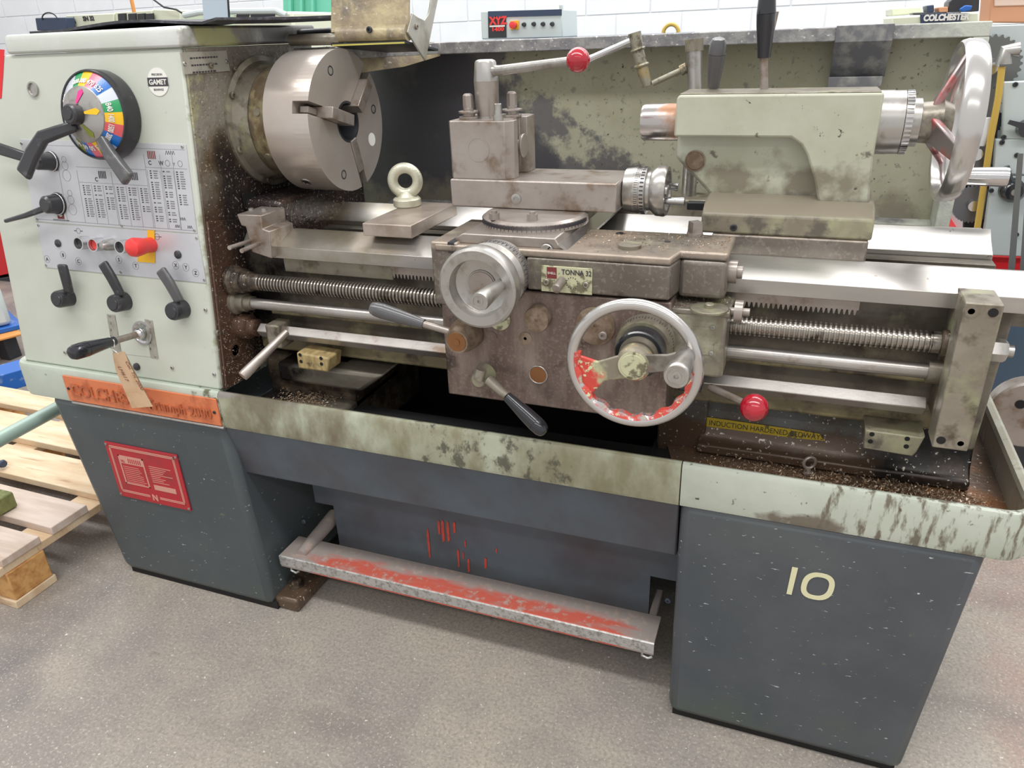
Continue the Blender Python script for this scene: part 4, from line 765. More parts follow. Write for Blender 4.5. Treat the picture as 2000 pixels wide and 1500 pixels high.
# engagement lever (upper left) and lower lever
hc=at(915,648,'y',AY); he=outx(hc,-Y,892,0,.12)
h1=C_('engage_lever',B().lathe(hc,-Y,[(0,.026),(.006,.029),(.030,.026),((he-hc).length,.020),((he-hc).length,.0)],36),'cap_rust',0,label='rounded hub lever with black grip pointing left')
C_('end_disc',B().lathe(he,-Y,[(0,.0165),(.0012,.0160),(.0012,.006),(.0025,.0058),(.0025,.0003)],32),'cap_copper',0,h1); yl=he.y+.02; r0_=at(880,648,'y',yl); r1_=at(828,633,'y',yl); r2_=at(722,600,'y',yl)
C_('lever_rod',B().tube([r0_+ (r0_-r1_)*.3,r1_],.0062,16),'tool_steel',0,h1)
def grip(a,b_,r,parent,mt='gloss_black'):
    d=b_-a; L_=d.length; return C_('grip',B().lathe(a,d,[(0,r*.62),(L_*.1,r*.68),(L_*.45,r*.9),(L_*.72,r),(L_*.72,r*.97),(L_*.73,r),(L_*.88,r*.95),(L_*.96,r*.75),(L_*.995,r*.35),(L_,0)],28),mt,0,parent)
grip(r1_,r2_,.0135,h1,'grey_paddle')
q0=at(948,730,'y',AY); l2=C_('feed_lever',B().lathe(q0,-Y,[(0,.020),(.012,.018),(.030,.014),(.034,.010),(.034,0)],24).cyl(at(940,722,'y',AY-.03),at(935,742,'y',AY-.034),.009),'steel_dirty',0,label='dark lower lever with black grip pointing down right')
ylv=AY-.045; g0=at(955,742,'y',AY-.03); g1=at(990,774,'y',ylv); g2=at(1066,846,'y',ylv-.01)
C_('lever_rod',B().tube([g0,g1.lerp(g0,.3),g1],[.0095,.008,.0068],16),'steel_dirty',0,l2); grip(g1,g2,.014,l2)
# big handwheel
WYc=.985; wc=at(1237,712,'y',WYc); WR=(at(1366,716,'y',WYc).x-at(1104,710,'y',WYc).x)/2-.0065
hubax=V((wc.x,AY,wc.z))
ch_=C_('handwheel_boss',B().lathe(hubax,-Y,[(0,.046),(.02,.044),(.03,.042),(.03,.036),(.055,.036),(.055,.030),(.07,.028)],48),'steel_dirty',0,label='graduated collar behind the handwheel')
b=B()
for i in range(60): 
    a=2*PI*i/60; e=V((math.cos(a),0,math.sin(a))); b.obox(hubax-Y*.012+e*.0448,e*.0004,e.cross(Y)*.0004,Y*(.006 if i%5==0 else .003))
C_('graduation_marks',b,'print_dark',0,ch_)
hw_=C_('handwheel',B().ring(wc,Y,WR,.0085,72,16,),'rim_metal',0,label='large polished handwheel with flaking red spokes')
def spoke(ang,w0,w1,th=.006):
    e=V((math.cos(ang),0,math.sin(ang))); t=V((-math.sin(ang),0,math.cos(ang)))
    P=[wc+e*.012-t*w0+Y*.004,wc+e*(WR*.55)-t*w0*.85,wc+e*(WR*.80)-t*(w0*.5+w1*.5),wc+e*(WR-.003)-t*w1*1.0,wc+e*(WR-.003)+t*w1,wc+e*(WR*.80)+t*(w0*.5+w1*.5),wc+e*(WR*.55)+t*w0*.85,wc+e*.012+t*w0+Y*.004]
    P=[V((p.x,WYc-.002,p.z)) for p in P]; return B().prism(P,(0,th,0))
b=B(); n=60; 
for i in range(n):
    a0=math.radians(172+i*188/n); a1=math.radians(172+(i+1)*188/n); f=lambda a,r,y:V((wc.x+r*math.cos(a),y,wc.z+r*math.sin(a))); ri=lambda a:WR-.0105-.0022*math.sin(a*17)
    P=[f(a0,ri(a0),WYc-.004),f(a1,ri(a1),WYc-.004),f(a1,WR-.004,WYc-.0075),f(a0,WR-.004,WYc-.0075)]; b.add(P+[p+Y*.010 for p in P],[(0,1,2,3),(7,6,5,4),(0,4,5,1),(1,5,6,2),(2,6,7,3),(3,7,4,0)])
C_('grip_band',b,'rim_red',0,hw_,label='red flaking finger-grip band inside the lower rim')
C_('spoke',spoke(math.radians(199),.019,.043),'hand_red',.002,hw_); mat('spoke_grey',rgb(128,123,114),.4,.2,[dict(c=rgb(96,90,82),s=30,t=.5,w=.08),dict(c=rgb(190,80,70),s=20,t=.60,w=.05)]); C_('spoke',spoke(math.radians(10),.015,.020),'spoke_grey',.002,hw_); C_('collar_seat',B().lathe(hubax-Y*.030,-Y,[(0,.037),(.024,.037),(.026,.035),(.026,.03)],40),'gloss_black',0,hw_)
C_('hub',B().lathe(V((wc.x,WYc+.03,wc.z)),-Y,[(0,.022),(.012,.027),(.030,.026),(.034,.022)],40),'hand_red',0,hw_)
C_('hub_cap',B().lathe(V((wc.x,WYc-.004,wc.z)),-Y,[(0,.0215),(.002,.0215),(.002,.018),(.0032,.0175),(.0032,0)],36),'cap_green',0,hw_)
b0=V((at(1340,690,'y',WYc).x,WYc,at(1340,690,'y',WYc).z)); tipg=outx(b0,-Y,1322,0,.2); Lg=(tipg-b0).length+.005
C_('crank_handle',B().lathe(b0,-Y,[(0,.010),(.004,.0125),(Lg*.5,.0155),(Lg*.9,.0180),(Lg*.97,.0175),(Lg,.0160),(Lg,.0125),(Lg-.0015,.0123),(Lg-.0015,.0070),(Lg,.0068),(Lg,.0035),(Lg-.003,.0034),(Lg-.003,.0003)],36),'satin',0,hw_)
# gearbox to the right of apron
GYF=AY+.012
gx0=at(1305,640,'y',GYF).x; gx1=at(1419,640,'y',GYF).x; gz1=at(1400,612,'y',GYF).z; gz0=at(1400,739,'y',GYF).z
C_('apron_gearbox',B().box((gx0,GYF,gz0),(gx1,1.17,gz1)),'tail_paint',.005,label='painted box at the right of the apron')
C_('box_lid',B().box((gx0,GYF-.001,gz1-.006),(gx1+.003,1.168,gz1+.003)),'steel_dirty',.002)
P=[at(*p,'y',GYF-.001) for p in ((1338,638),(1396,640),(1393,694),(1337,692))]; C_('cover_plate',B().prism(P,(0,.001,0)),'tail_paint',.0004)
bolt(car,at(1392,640,'y',GYF-.002),-Y,.0035,'satin',.002); bolt(car,at(1389,690,'y',GYF-.002),-Y,.0035,'satin',.002)
c=at(1385,605,'z',gz1+.003); C_('round_cover',B().lathe(c,Z,[(0,.028),(.003,.028),(.0035,.027),(.0035,0)],40).lathe(c,Z,[(0,.007),(.009,.007),(.010,.006),(.010,0)],20),'steel_dirty',0,label='round disc cover with stud on the box')
c=V((gx1,GYF+.022,gz1-.002)); C_('thumb_screw',B().lathe(c,X,[(0,.006),(.008,.006),(.008,.017),(.020,.017),(.020,.006),(.030,.006)],28),'tool_steel')
rb0=at(1388,757,'y',1.10); rb1=at(1473,796,'y',1.03); rl=C_('clutch_lever',B().tube([rb0,rb1],[.0062,.0052],16),'tool_steel',0,label='steel lever ending in a red ball'); C_('ball_knob',B().ball(rb1,.0205,32),'knob_red',0,rl)
C_('lever_boss',B().box((gx0+.02,1.09,gz0-.03),(gx1-.03,1.16,gz0)),'dark_iron',.004)
# cross slide: dovetail base, slide
xs0=at(893,480,'y',AY+.004).x; xs1=at(1090,480,'y',AY+.004).x
zt=at(895,458,'y',1.10).z
CSZ=at(990,461,'y',1.085).z
csb=at(890,487,'z',CSZ)
xa=at(890,478,'y',1.085).x; xb=at(1108,500,'y',1.085).x
C_('cross_slide',B().prism([(xa,1.085,ZS),(xa,1.085,CSZ-.008),(xa+.014,1.085,CSZ),(xb-.02,1.085,CSZ),(xb-.012,1.085,CSZ-.012),(xb,1.085,ZS)],(0,.44,0)),'tool_steel',.0015,label='cross slide with long dovetail')
xq=at(1075,490,'y',1.083).x
C_('gib_strip',B().prism([(xb-.016,1.083,CSZ-.010),(xb+.002,1.083,ZS-.004),(xb+.006,1.083,ZS-.004),(xb-.010,1.083,CSZ-.006)],(0,.44,0)),'chrome',0)
c=at(1068,489,'y',1.083); C_('slotted_screw',B().lathe(c,-Y,[(0,.0105),(.002,.0105),(.003,.0095),(.003,0)],32),'satin'); C_('screw_slot',B().obox(c-Y*.0031,(X+Z)*.0065,(X-Z)*.0007,Y*.0003),'dark_void')
C_('cross_screw_housing',B().tube([at(960,520,'y',1.10),at(1010,500,'y',1.2)],.022,24),'tool_steel')
# cross slide dial wheel
wc2=at(934,562,'y',.985); Rw=.0625
ax2=V((wc2.x,1.085,wc2.z))
wd=C_('cross_slide_wheel',B().lathe(V((wc2.x,1.02,wc2.z)),-Y,[(0,.035),(.008,.058),(.018,Rw),(.030,Rw+.0015),(.040,Rw),(.043,Rw-.004),(.042,.045),(.034,.044),(.022,.043),(.020,.040),(.020,.024),(.022,.023),(.022,0)],64),'satin',0,label='solid steel cross slide wheel with crank handle')
gd=C_('graduated_dial',B().lathe(V((wc2.x,1.078,wc2.z)),-Y,[(0,.045),(.004,.052),(.024,.053),(.024,.050),(.027,.050),(.027,.055),(.042,.056),(.050,.05)],64),'satin',0,wd)
b=B()
for i in range(50): a=2*PI*i/50; e=V((math.cos(a),0,math.sin(a))); b.obox(V((wc2.x,1.048,wc2.z))+e*.0552,e*.0006,e.cross(Y)*.0008,Y*.004)
for i in range(100): a=2*PI*i/100; e=V((math.cos(a),0,math.sin(a))); b.obox(V((wc2.x,1.060,wc2.z))+e*.0531,e*.0003,e.cross(Y)*.0003,Y*(.005 if i%5==0 else .003))
C_('dial_marks',b,'print_dark',0,wd)
C_('wheel_plug',B().lathe(V((wc2.x,.9985,wc2.z)),-Y,[(0,.022),(.002,.021),(.002,0)],32),'tool_steel',0,wd)
hb=at(978,556,'y',.985); tipg=outx(hb,-Y,936,0,.15); Lg=(tipg-hb).length
C_('crank_handle',B().lathe(hb,-Y,[(-.02,.0075),(0,.009),(Lg*.5,.0118),(Lg*.92,.0138),(Lg,.0128),(Lg,.0095),(Lg-.001,.0093),(Lg-.001,.0055),(Lg,.0053),(Lg,.003),(Lg-.003,.0029),(Lg-.003,.0003)],32),'satin',0,wd)
# swivel base and compound slide
SR=.090; sc=at(1017,457,'z',CSZ)+Y*SR; sc.x-=.006
sw=C_('swivel_base',B().lathe(sc,Z,[(0,SR),(.012,SR-.001),(.016,SR-.006)],72),'tool_steel',0,label='round graduated swivel base')
b=B()
for i in range(180):
    a=-PI+PI*i/180; e=V((math.cos(a),math.sin(a),0)); b.obox(sc+e*SR+Z*(.008 if i%5 else .007),e*.0003,e.cross(Z)*.0003,Z*(.003 if i%5 else .005))
C_('graduation_marks',b,'print_dark',0,sw)
for px,py in ((966,428),(1040,430)):
    c=at(px,py,'z',CSZ+.016); C_('hex_nut',B().lathe(c,Z,[(0,.009),(.010,.009)],6).lathe(c,Z,[(0,.005),(.014,.005)],14),'tool_steel',0,sw)
KZ0,KZ1=.934+.013,.982
KY=1.205
kx0=at(880,372,'y',KY).x; kx1=at(1204,390,'y',KY).x; kz1=(at(882,348,'y',KY).z+at(1204,361,'y',KY).z)/2; kz0=(at(884,402,'y',KY).z+at(1204,417,'y',KY).z)/2
C_('compound_slide',B().box((kx0,KY,kz0),(kx1,KY+.13,kz1)),'tool_steel',.0025,label='long rectangular compound slide')
C_('compound_dovetail',B().box((kx0+.02,KY+.02,CSZ+.012),(kx1-.06,KY+.11,kz0)),'tool_steel',.003)
bolt(car,at(1008,388,'y',KY-.0005),-Y,.0085,'satin',.002)
dcx=V((kx1,KY+.065,(kz0+kz1)/2+.002))
cd_=C_('compound_dial',B().lathe(dcx,X,[(0,.030),(.002,.036),(.018,.038),(.018,.0375),(.028,.0375),(.028,.036),(.030,.036),(.030,.0385),(.038,.0385),(.040,.033),(.045,.033),(.055,.041),(.068,.042),(.072,.040),(.072,.033),(.062,.031),(.060,.012),(.072,.010),(.072,0)],64),'satin',0,label='round steel dial on the compound slide')
b=B()
for i in range(60): a=2*PI*i/60; e=V((0,math.cos(a),math.sin(a))); b.obox(dcx+X*.024+e*.0376,e*.0003,e.cross(X)*.0003,X*.003); 
for i in range(36): a=2*PI*i/36; e=V((0,math.cos(a),math.sin(a))); b.obox(dcx+X*.034+e*.0386,e*.0005,e.cross(X)*.0012,X*.003)
C_('dial_marks',b,'print_dark',0,cd_)
for yo,zo,px in ((-.018,-.012,1337),(.020,.004,1325)):
    c=dcx+X*.070+Y*yo+Z*zo; e=outx(c,X,px,0,.12); L_=(e-c).length; C_('crank_handle',B().lathe(c,X,[(0,.0055),(L_*.6,.0062),(L_,.0072),(L_,0)],20),'chrome',0,cd_)
# coolant pipe behind
cy=1.55
def J(px,py): return at(px,py,'y',cy)
cp=C_('coolant_pipe',B().tube([at(1358,178,'y',cy)-Z*.20,J(1358,178),J(1356,100)],.0145,20),'satin',0,label='jointed coolant pipe rising behind the tailstock')
C_('pipe_cap',B().tube([J(1356,100),J(1356,76)],.0170,20),'steel_dirty',0,cp)
mat('pipe_brass',rgb(150,147,130),.38,.4,[dict(c=rgb(166,144,92),s=30,t=.58,w=.08),dict(c=rgb(96,90,80),s=60,t=.58,w=.05)])
C_('pipe_arm',B().tube([J(1342,132),J(1275,163)],.0055,14).tube([J(1342,132),J(1330,138)],.010,14),'pipe_brass',0,cp)
C_('pipe_joint',B().tube([J(1265,168),J(1256,140),J(1245,95),J(1239,64)],[.0085,.0115,.0115,.0125],16).ring(J(1253,128),J(1253,128)-J(1245,95),.0115,.0035,20,8).ring(J(1246,97),J(1253,128)-J(1245,95),.0115,.003,20,8),'pipe_brass',0,cp)
C_('pipe_spout',B().tube([J(1238,78),J(1160,112),J(1145,119)],[.0068,.0068,.0085],16),'chrome',0,cp)
# left small bits on wing
C_('gib_slot',B().box((at(880,470,'z',ZS+.0035).x,AY-.007,ZS-.014),(at(893,470,'z',ZS+.0035).x,AY+.05,ZS+.0036)),'dark_iron')
c=V((ax0-.008,1.16,.885)); C_('wiper_screw',B().lathe(c,-X,[(0,.016),(.008,.016),(.014,.008),(.014,.004),(.03,.004)],20),'zinc')

# ------------------------------------------------------------ tool post
ty0=KY+.008
tx0=at(872,240,'y',ty0).x; tx1=at(984,240,'y',ty0).x; tz1=at(985,237,'y',ty0).z
tp=thing('tool_post',((tx0+tx1)/2,ty0+.06,kz1),'steel quick-change tool post with a red ball handle on the compound slide','tool post')
def T_(name,b,mt,bev=0,parent=tp,**k): return part(name,b,mt,parent,bev,**k)
ch_x=.013; gxd=.014; rx=tx1+ch_x
T_('body',B().prism([(tx0,ty0+.01,kz1),(tx0+.006,ty0,kz1),(tx1,ty0,kz1),(rx,ty0+.012,kz1),(rx,ty0+.030,kz1),(rx-gxd,ty0+.033,kz1),(rx-gxd,ty0+.075,kz1),(rx,ty0+.078,kz1),(rx,ty0+.118,kz1),(rx-.012,ty0+.128,kz1),(tx0,ty0+.128,kz1)],(0,0,tz1-kz1)),'tool_steel',.0012,label='square block body with dovetail groove')
c=at(934,292,'y',ty0); T_('side_plug',B().lathe(c,-Y,[(0,.0205),(.0006,.0205),(.0006,.018),(.0002,.018),(.0002,.001)],40),'tool_steel')
c=V((rx-gxd,ty0+.054,at(1022,284,'y',ty0+.054).z)); T_('clamp_piston',B().lathe(c,X,[(0,.010),(.010,.010),(.012,.019),(.016,.020),(.017,.019),(.017,0)],36),'tool_steel',label='round clamping piston in the groove')
py_=ty0+.064; pc=V((at(953,230,'y',py_).x,py_,tz1)); pz=at(953,120,'y',py_).z-tz1
T_('washer',B().lathe(pc,Z,[(0,.022),(.003,.022)],32),'satin')
T_('pillar',B().lathe(pc+Z*.003,Z,[(0,.0185),(pz*.25,.0205),(pz*.62,.0215),(pz*.621,.0213),(pz*.95,.0182),(pz-.002,.0165),(pz,.012),(pz,0)],40),'tool_steel',label='tapered steel clamping pillar')
T_('pillar_top',B().lathe(pc+Z*.003,Z,[(pz*.625,.0216),(pz*.95,.0185),(pz-.0015,.0168),(pz+.0005,.012),(pz+.0005,0)],40),'satin')
h0=at(976,138,'y',py_-.01); h1=at(1129,117,'y',py_-.07); T_('handle_rod',B().tube([pc.lerp(pc+Z*pz,.84),h0,h1],[.009,.0085,.0065],20),'satin'); T_('ball_knob',B().ball(h1,.0185,32),'knob_red')
for px,py,yy in ((915,215,ty0+.04),(1000,210,ty0+.075)):
    c=V((at(px,py,'y',yy).x,yy,tz1)); T_('cam_screw',B().lathe(c,Z,[(0,.017),(.004,.017),(.004,.011),(.010,.011),(.010,.0175),(.013,.0175),(.013,.009),(.018,.009)],28).lathe(c+Z*.018,Z,[(0,.0095),(.020,.0088),(.023,.006)],6),'tool_steel',.0004)
c=V((at(973,225,'y',ty0+.012).x,ty0+.012,tz1)); T_('stop_pin',B().lathe(c,Z,[(0,.009),(.010,.009),(.010,.0065),(.026,.0062),(.027,.005)],20),'satin')

# ------------------------------------------------------------ lifting eye on a plate
q=[at(*p,'z',.903) for p in ((720,430),(790,447),(865,396),(775,392))]
lp=thing('lifting_eye',((q[0].x+q[1].x)/2,1.25,.872),'zinc lifting eye bolt on a flat steel plate across the bed, beside the chuck','lifting eye')
zpl=.903; x0=q[0].x; x1=q[1].x; y0=(q[0].y+q[1].y)/2; y1=(q[2].y+q[3].y)/2
part('plate',B().box((x0,y0,zpl-.024),(x1,y1,zpl)),'clamp_plate',lp,.002)
c=at(796,402,'z',zpl); part('eye_collar',B().lathe(c,Z,[(0,.026),(.002,.028),(.014,.028),(.018,.024),(.020,.016)],36),'zinc',lp)
part('eye_ring',B().ring(c+Z*.050,V((.35,-.93,0)),.025,.0105,48,16),'zinc',lp); part('eye_neck',B().lathe(c+Z*.016,Z,[(0,.022),(.006,.016),(.014,.012)],28),'zinc',lp)

# ------------------------------------------------------------ tailstock
ts=thing('tailstock',(-.02,1.36,.875),'grey-green tailstock with big polished handwheel standing on the bed at the right','tailstock')
def K_(name,b,mt,bev=0,parent=ts,**k): return part(name,b,mt,parent,bev,**k)
FY=SY-.055; BYk=SY+.055
g=lambda px,py,y=FY:at(px,py,'y',y)
A_=[g(1322,190),g(1726,180),g(1713,262),g(1703,312),g(1700,340),g(1692,410),g(1600,405),g(1588,345),g(1572,297),g(1548,270),g(1316,267)]
zt=g(1500,184).z; zb_=g(1400,268).z; xl=g(1319,230).x; xrr=g(1722,220).x
xe1=g(1693,400).x
body=B().prism([(xl,FY,zt-.006),(xl+.004,FY,zt),(xrr,FY,zt),(xrr-.001,FY,g(1703,312).z),(xe1+.004,FY,g(1692,410).z-.004),(g(1601,405).x,FY,g(1600,405).z-.004),(g(1590,350).x,FY,g(1590,350).z),(g(1576,303).x,FY,g(1576,303).z),(g(1565,283).x,FY,g(1565,283).z),(g(1545,270).x,FY,zb_),(xl-.001,FY,zb_)],(0,BYk-FY,0))
K_('body',body,'tail_paint',.004,label='painted barrel housing of the tailstock')
rc=.03
wl_=[g(1316,262,FY+rc),g(1600,262,FY+rc),g(1610,410,FY+rc),g(1372,412,FY+rc)]
K_('web',B().prism([(xl,FY+rc,zb_+.01),(xl-.001,FY+rc,g(1317,308,FY+rc).z),(g(1386,380,FY+rc).x,FY+rc,g(1386,380,FY+rc).z),(g(1380,400,FY+rc).x,FY+rc,.925),(g(1610,400,FY+rc).x,FY+rc,.925),(g(1610,400,FY+rc).x,FY+rc,zb_+.01)],(0,.06,0)),'tail_paint',.006)
K_('side_boss',B().lathe(g(1358,314,FY+rc),-Y,[(0,.017),(.0015,.0175),(.0015,.015),(.003,.014),(.003,0)],32),'cap_rust')
K_('body_rim',B().box((xl+.005,FY+.006,zt),(xrr-.004,BYk-.006,zt+.002)),'steel_dirty',.001)
fy=1.255
fx0=at(1369,436,'y',fy).x; fx1=at(1706,449,'y',fy).x; fz1=(at(1370,418,'y',fy).z+at(1707,428,'y',fy).z)/2; fz0=(at(1368,456,'y',fy).z+at(1704,470,'y',fy).z)/2
K_('foot',B().prism([(fx0,y_,z_) for y_,z_ in ((fy,fz0),(fy,fz1),(fy+.028,fz1+.014),(fy+.075,fz1+.018),(1.47,fz1+.018),(1.47,fz0))],(fx1-fx0,0,0)),'tail_base',.004)
bx0_=at(1425,480,'y',1.252).x; bx1_=at(1694,490,'y',1.252).x
K_('base_plate',B().box((bx0_-.03,1.252,.866),(bx1_,1.46,fz0)),'saddle_iron',.003)
bolt(ts,at(1433,444,'y',fy),-Y,.0055,'dark_iron',.003)
K_('quill',B().lathe((xl+.002,SY,SZ),-X,[(0,.0305),(.062,.0305),(.066,.029),(.066,.018),(.05,.016),(.05,0)],56),'quill',0,label='polished quill with a rust patch')
xr2=xrr-.002
qd=K_('quill_dial',B().lathe((xr2,SY,SZ),X,[(0,.048),(.020,.048),(.020,.0475),(.036,.0475),(.037,.045),(.037,.047),(.048,.046),(.048,.036),(.060,.036),(.061,.032)],64),'satin',0,label='knurled steel dial collar')
b=B()
for i in range(44): a=2*PI*i/44; e=V((0,math.cos(a),math.sin(a))); b.obox(V((xr2+.0425,SY,SZ))+e*.0470,e*.0012,e.cross(X)*.0016,X*.0048)
K_('dial_knurl',b,'chrome',0,qd)
for i in range(1): pass
hx=xr2+.115; HR=.117
hwl=K_('handwheel',B().lathe((hx-.017,SY,SZ),X,[(0,HR-.004),(.003,HR-.001),(.010,HR+.001),(.025,HR),(.032,HR-.005),(.034,HR-.012),(.030,HR-.019),(.022,HR-.021),(.010,HR-.017),(.002,HR-.011),(0,HR-.004)],96,cap=False),'rim_metal',0,label='large polished tailstock handwheel')
mat('spoke_red',rgb(196,74,66),.3,.3,[dict(c=rgb(170,160,160),s=12,t=.5,w=.06,m=.8),dict(c=rgb(120,60,60),s=30,t=.62,w=.05)])
K_('hub',B().lathe((xr2+.060,SY,SZ),X,[(0,.030),(.015,.031),(.030,.034),(.045,.026),(.045,0)],40),'steel_dirty',0,hwl)
for a in (82,-38,202):
    a=math.radians(a); e=V((0,math.cos(a),math.sin(a))); t=V((0,-math.sin(a),math.cos(a))); p0=V((xr2+.078,SY,SZ))+e*.020; p1=V((hx,SY,SZ))+e*(HR-.012)
    dv=(p1-p0); nrm=dv.normalized().cross(t); m_=B(); 
    P=[p0-t*.020-nrm*.006,p0+t*.020-nrm*.006,p0+t*.020+nrm*.006,p0-t*.020+nrm*.006,p1-t*.013-nrm*.004,p1+t*.013-nrm*.004,p1+t*.013+nrm*.004,p1-t*.013+nrm*.004]
    m_.add(P,[(0,1,2,3),(7,6,5,4),(0,4,5,1),(1,5,6,2),(2,6,7,3),(3,7,4,0)]); K_('spoke',m_,'spoke_red',.003,hwl)
ha=at(1850,344,'x',hx+.02); c=V((hx+.014,ha.y,ha.z)); c=V((hx+.014,*(at(1840,343,'x',hx+.014)[1:]))); 
e=outx(c,X,1968,0,.2); L_=(e-c).length; K_('crank_handle',B().lathe(c,X,[(0,.010),(.006,.0125),(L_*.5,.0150),(L_*.93,.0165),(L_,.0155),(L_,.008),(L_-.001,0)],36),'chrome',0,hwl)
# tailstock levers
ly=SY+.045
def klev(base,a,b_,r,lab,rod):
    lv=K_('clamp_lever',B().tube([base,a],rod,14),'tool_steel',0,label=lab); d=b_-a; L_=d.length
    K_('grip',B().lathe(a,d,[(0,r*.7),(L_*.12,r*.74),(L_*.5,r*.95),(L_*.68,r),(L_*.68,r*.96),(L_*.69,r),(L_*.9,r*.9),(L_*.97,r*.7),(L_,r*.3),(L_,0)],28),'grey_paddle' if lab[0]=='s' else 'gloss_black',0,lv)
mat('grip_slate',rgb(70,72,84),.2,0,coat=.4)
klev(at(1392,195,'y',ly),at(1393,170,'y',ly),at(1404,73,'y',ly-.02),.0145,'short clamp lever with slate grip',.007)
klev(at(1493,195,'y',ly-.02),at(1492,112,'y',ly-.02),at(1499,-16,'y',ly-.03),.0150,'tall clamp lever with long slate grip',.0068)
K_('thin_rod',B().tube([at(1505,80,'y',ly+.04),at(1518,22,'y',ly+.03)],.003,10),'tool_steel')
# square bar behind the compound (rear drawbar)
K_('lock_bar',B().box((fx0-.045,1.40,.905),(fx0+.03,1.42,.919)),'dark_iron',.002)

# ------------------------------------------------------------ swarf
def swarf(name,n,fn,label,mt='swarf',smin=.0015,smax=.005):
    b=B()
    for i in range(n):
        p=fn()
        if p is None: continue
        s=random.uniform(smin,smax); a=V((random.uniform(-1,1),random.uniform(-1,1),random.uniform(-.3,.6))).normalized(); c=a.cross(V((random.random(),random.random(),random.random()+.1))).normalized()
        k=a.cross(c); b.add([p,p+a*s+k*s*.3,p+a*s*1.2+c*s*.4+k*s*.6,p+c*s*.45+k*s*.1],[(0,1,2),(0,2,3),(0,3,1)])
    return part(name,b,mt,None,0,label=label,cat='metal swarf',kind='stuff')
mat('swarf',rgb(214,200,178),.3,.4,[dict(c=rgb(150,112,80),s=180,t=.5,w=.1)])
R=random.uniform
def tri(a,b): return random.triangular(a,b,(a+b)/2)
swarf('metal_swarf',2600,lambda:V((random.triangular(-.10,XE+.01,.28),random.triangular(1.10,1.218,1.2),.502+abs(random.gauss(0,.006)))) ,'glittering metal swarf heaped in the right end of the tray')
swarf('metal_swarf',1500,lambda:V((R(-.12,.35),R(1.07,1.215),.502+abs(random.gauss(0,.0015)))),'thin scatter of swarf on the brown tray floor behind the front rim')
def ssw():
    y=R(1.10,1.235);z=.566+abs(random.gauss(0,.11)); 
    return V((HX+.0093,max(y,y_top(z)+.015),z)) if z<.9 else None
swarf('metal_swarf',1600,ssw,'fine swarf stuck to the oily brown headstock side',smax=.003)
swarf('metal_swarf',1500,lambda:V((random.triangular(-1.03,-.86,-.93),R(1.10,1.20),.516+abs(random.gauss(0,.006)))),'swarf heaped on the left foot of the bed')
swarf('metal_swarf',700,lambda:V((R(-.42,xr-.005),random.triangular(1.08,1.22,1.2),ZS+.001)),'sparse swarf on top of the saddle',smax=.003)
swarf('metal_swarf',500,lambda:V((R(gx0+.005,gx1),R(GYF+.002,1.16),gz1+.0035)),'swarf on top of the apron gearbox',smax=.0025)
swarf('metal_swarf',900,lambda:V((R(-.95,-.78),R(1.42,1.60),1.2015)),'swarf on the guard lip behind the chuck',smax=.004)
# ------------------------------------------------------------ things around: pallet and pipe at left
pp=[at(*p,'z',.144) for p in ((99,1031),(169,986),(70,1044),(0,1107),(24,1006),(0,940),(162,957),(0,873))]
ex_=(pp[1]-pp[0]).normalized()           # along pallet end (stringer direction)
ed=(pp[0]-pp[4]).normalized(); ed=V((ex_.y,-ex_.x,0)); 
if ed.dot(pp[0]-pp[4])>0: ed=-ed         # slats run this way, away from the end
pal=thing('pallet',(pp[0].x-.4,pp[0].y,0),'pale wooden pallet on the floor left of the lathe','pallet')
O=pp[0]+ex_*0
# slat intervals measured along ex_ from O
def dist(px,py): return (at(px,py,'z',.144)-O).dot(ex_)
iv=[(dist(70,1044)-.10-.0,dist(70,1044)),(0,dist(169,986)),(dist(162,959),dist(162,959)+.125),(dist(162,959)+.16,dist(162,959)+.28),(dist(162,959)+.32,dist(162,959)+.42)]
for i,(a,b_) in enumerate(iv):
    zz=.122; part('slat',B().prism([O+ex_*a-Z*.022,O+ex_*b_-Z*.022,O+ex_*b_+ed*1.0-Z*.022,O+ex_*a+ed*1.0-Z*.022],(0,0,.020+.002*(i%2))),'wood_grey' if i<2 else 'wood',pal,.002)
for k in (0.0,.45,.9):
    part('stringer',B().prism([O+ex_*(iv[0][0]-.02)+ed*(k+.005)-Z*.044,O+ex_*(iv[-1][1])+ed*(k+.005)-Z*.044,O+ex_*iv[-1][1]+ed*(k+.095)-Z*.044,O+ex_*(iv[0][0]-.02)+ed*(k+.095)-Z*.044],(0,0,.0215)),'wood',pal,.002)
    for a in (iv[0][0]-.0,iv[0][0]+.42,iv[0][0]+.62):
        part('block',B().prism([O+ex_*a+ed*(k+.002)-Z*.122,O+ex_*(a+.10)+ed*(k+.002)-Z*.122,O+ex_*(a+.10)+ed*(k+.098)-Z*.122,O+ex_*a+ed*(k+.098)-Z*.122],(0,0,.078)),'wood_block',pal,.003)
for a in (iv[0][0],iv[0][0]+.42,iv[0][0]+.62): part('bottom_board',B().prism([O+ex_*(a-.005)-Z*.144-ed*.0,O+ex_*(a+.105)-Z*.144,O+ex_*(a+.105)+ed*1.0-Z*.144,O+ex_*(a-.005)+ed*1.0-Z*.144],(0,0,.0215)),'wood',pal,.002)
c=at(2,1000,'z',.146); part('timber_offcut',B().box((c.x-.10,c.y-.03,.146),(c.x+.018,c.y+.035,.19)),'wood_green',None,.004,label='green-stained timber offcut on the pallet at the left edge',cat='timber offcut')
c0=at(-60,890,'z',.40); c1=at(108,800,'z',.40); d_=(c1-c0)
part('steel_pipe',B().cyl(c0-d_*.5,c1+d_*.8,.017),'mint_pipe',None,0,label='pale mint painted steel pipe above the pallet, running behind the left cabinet',cat='pipe')
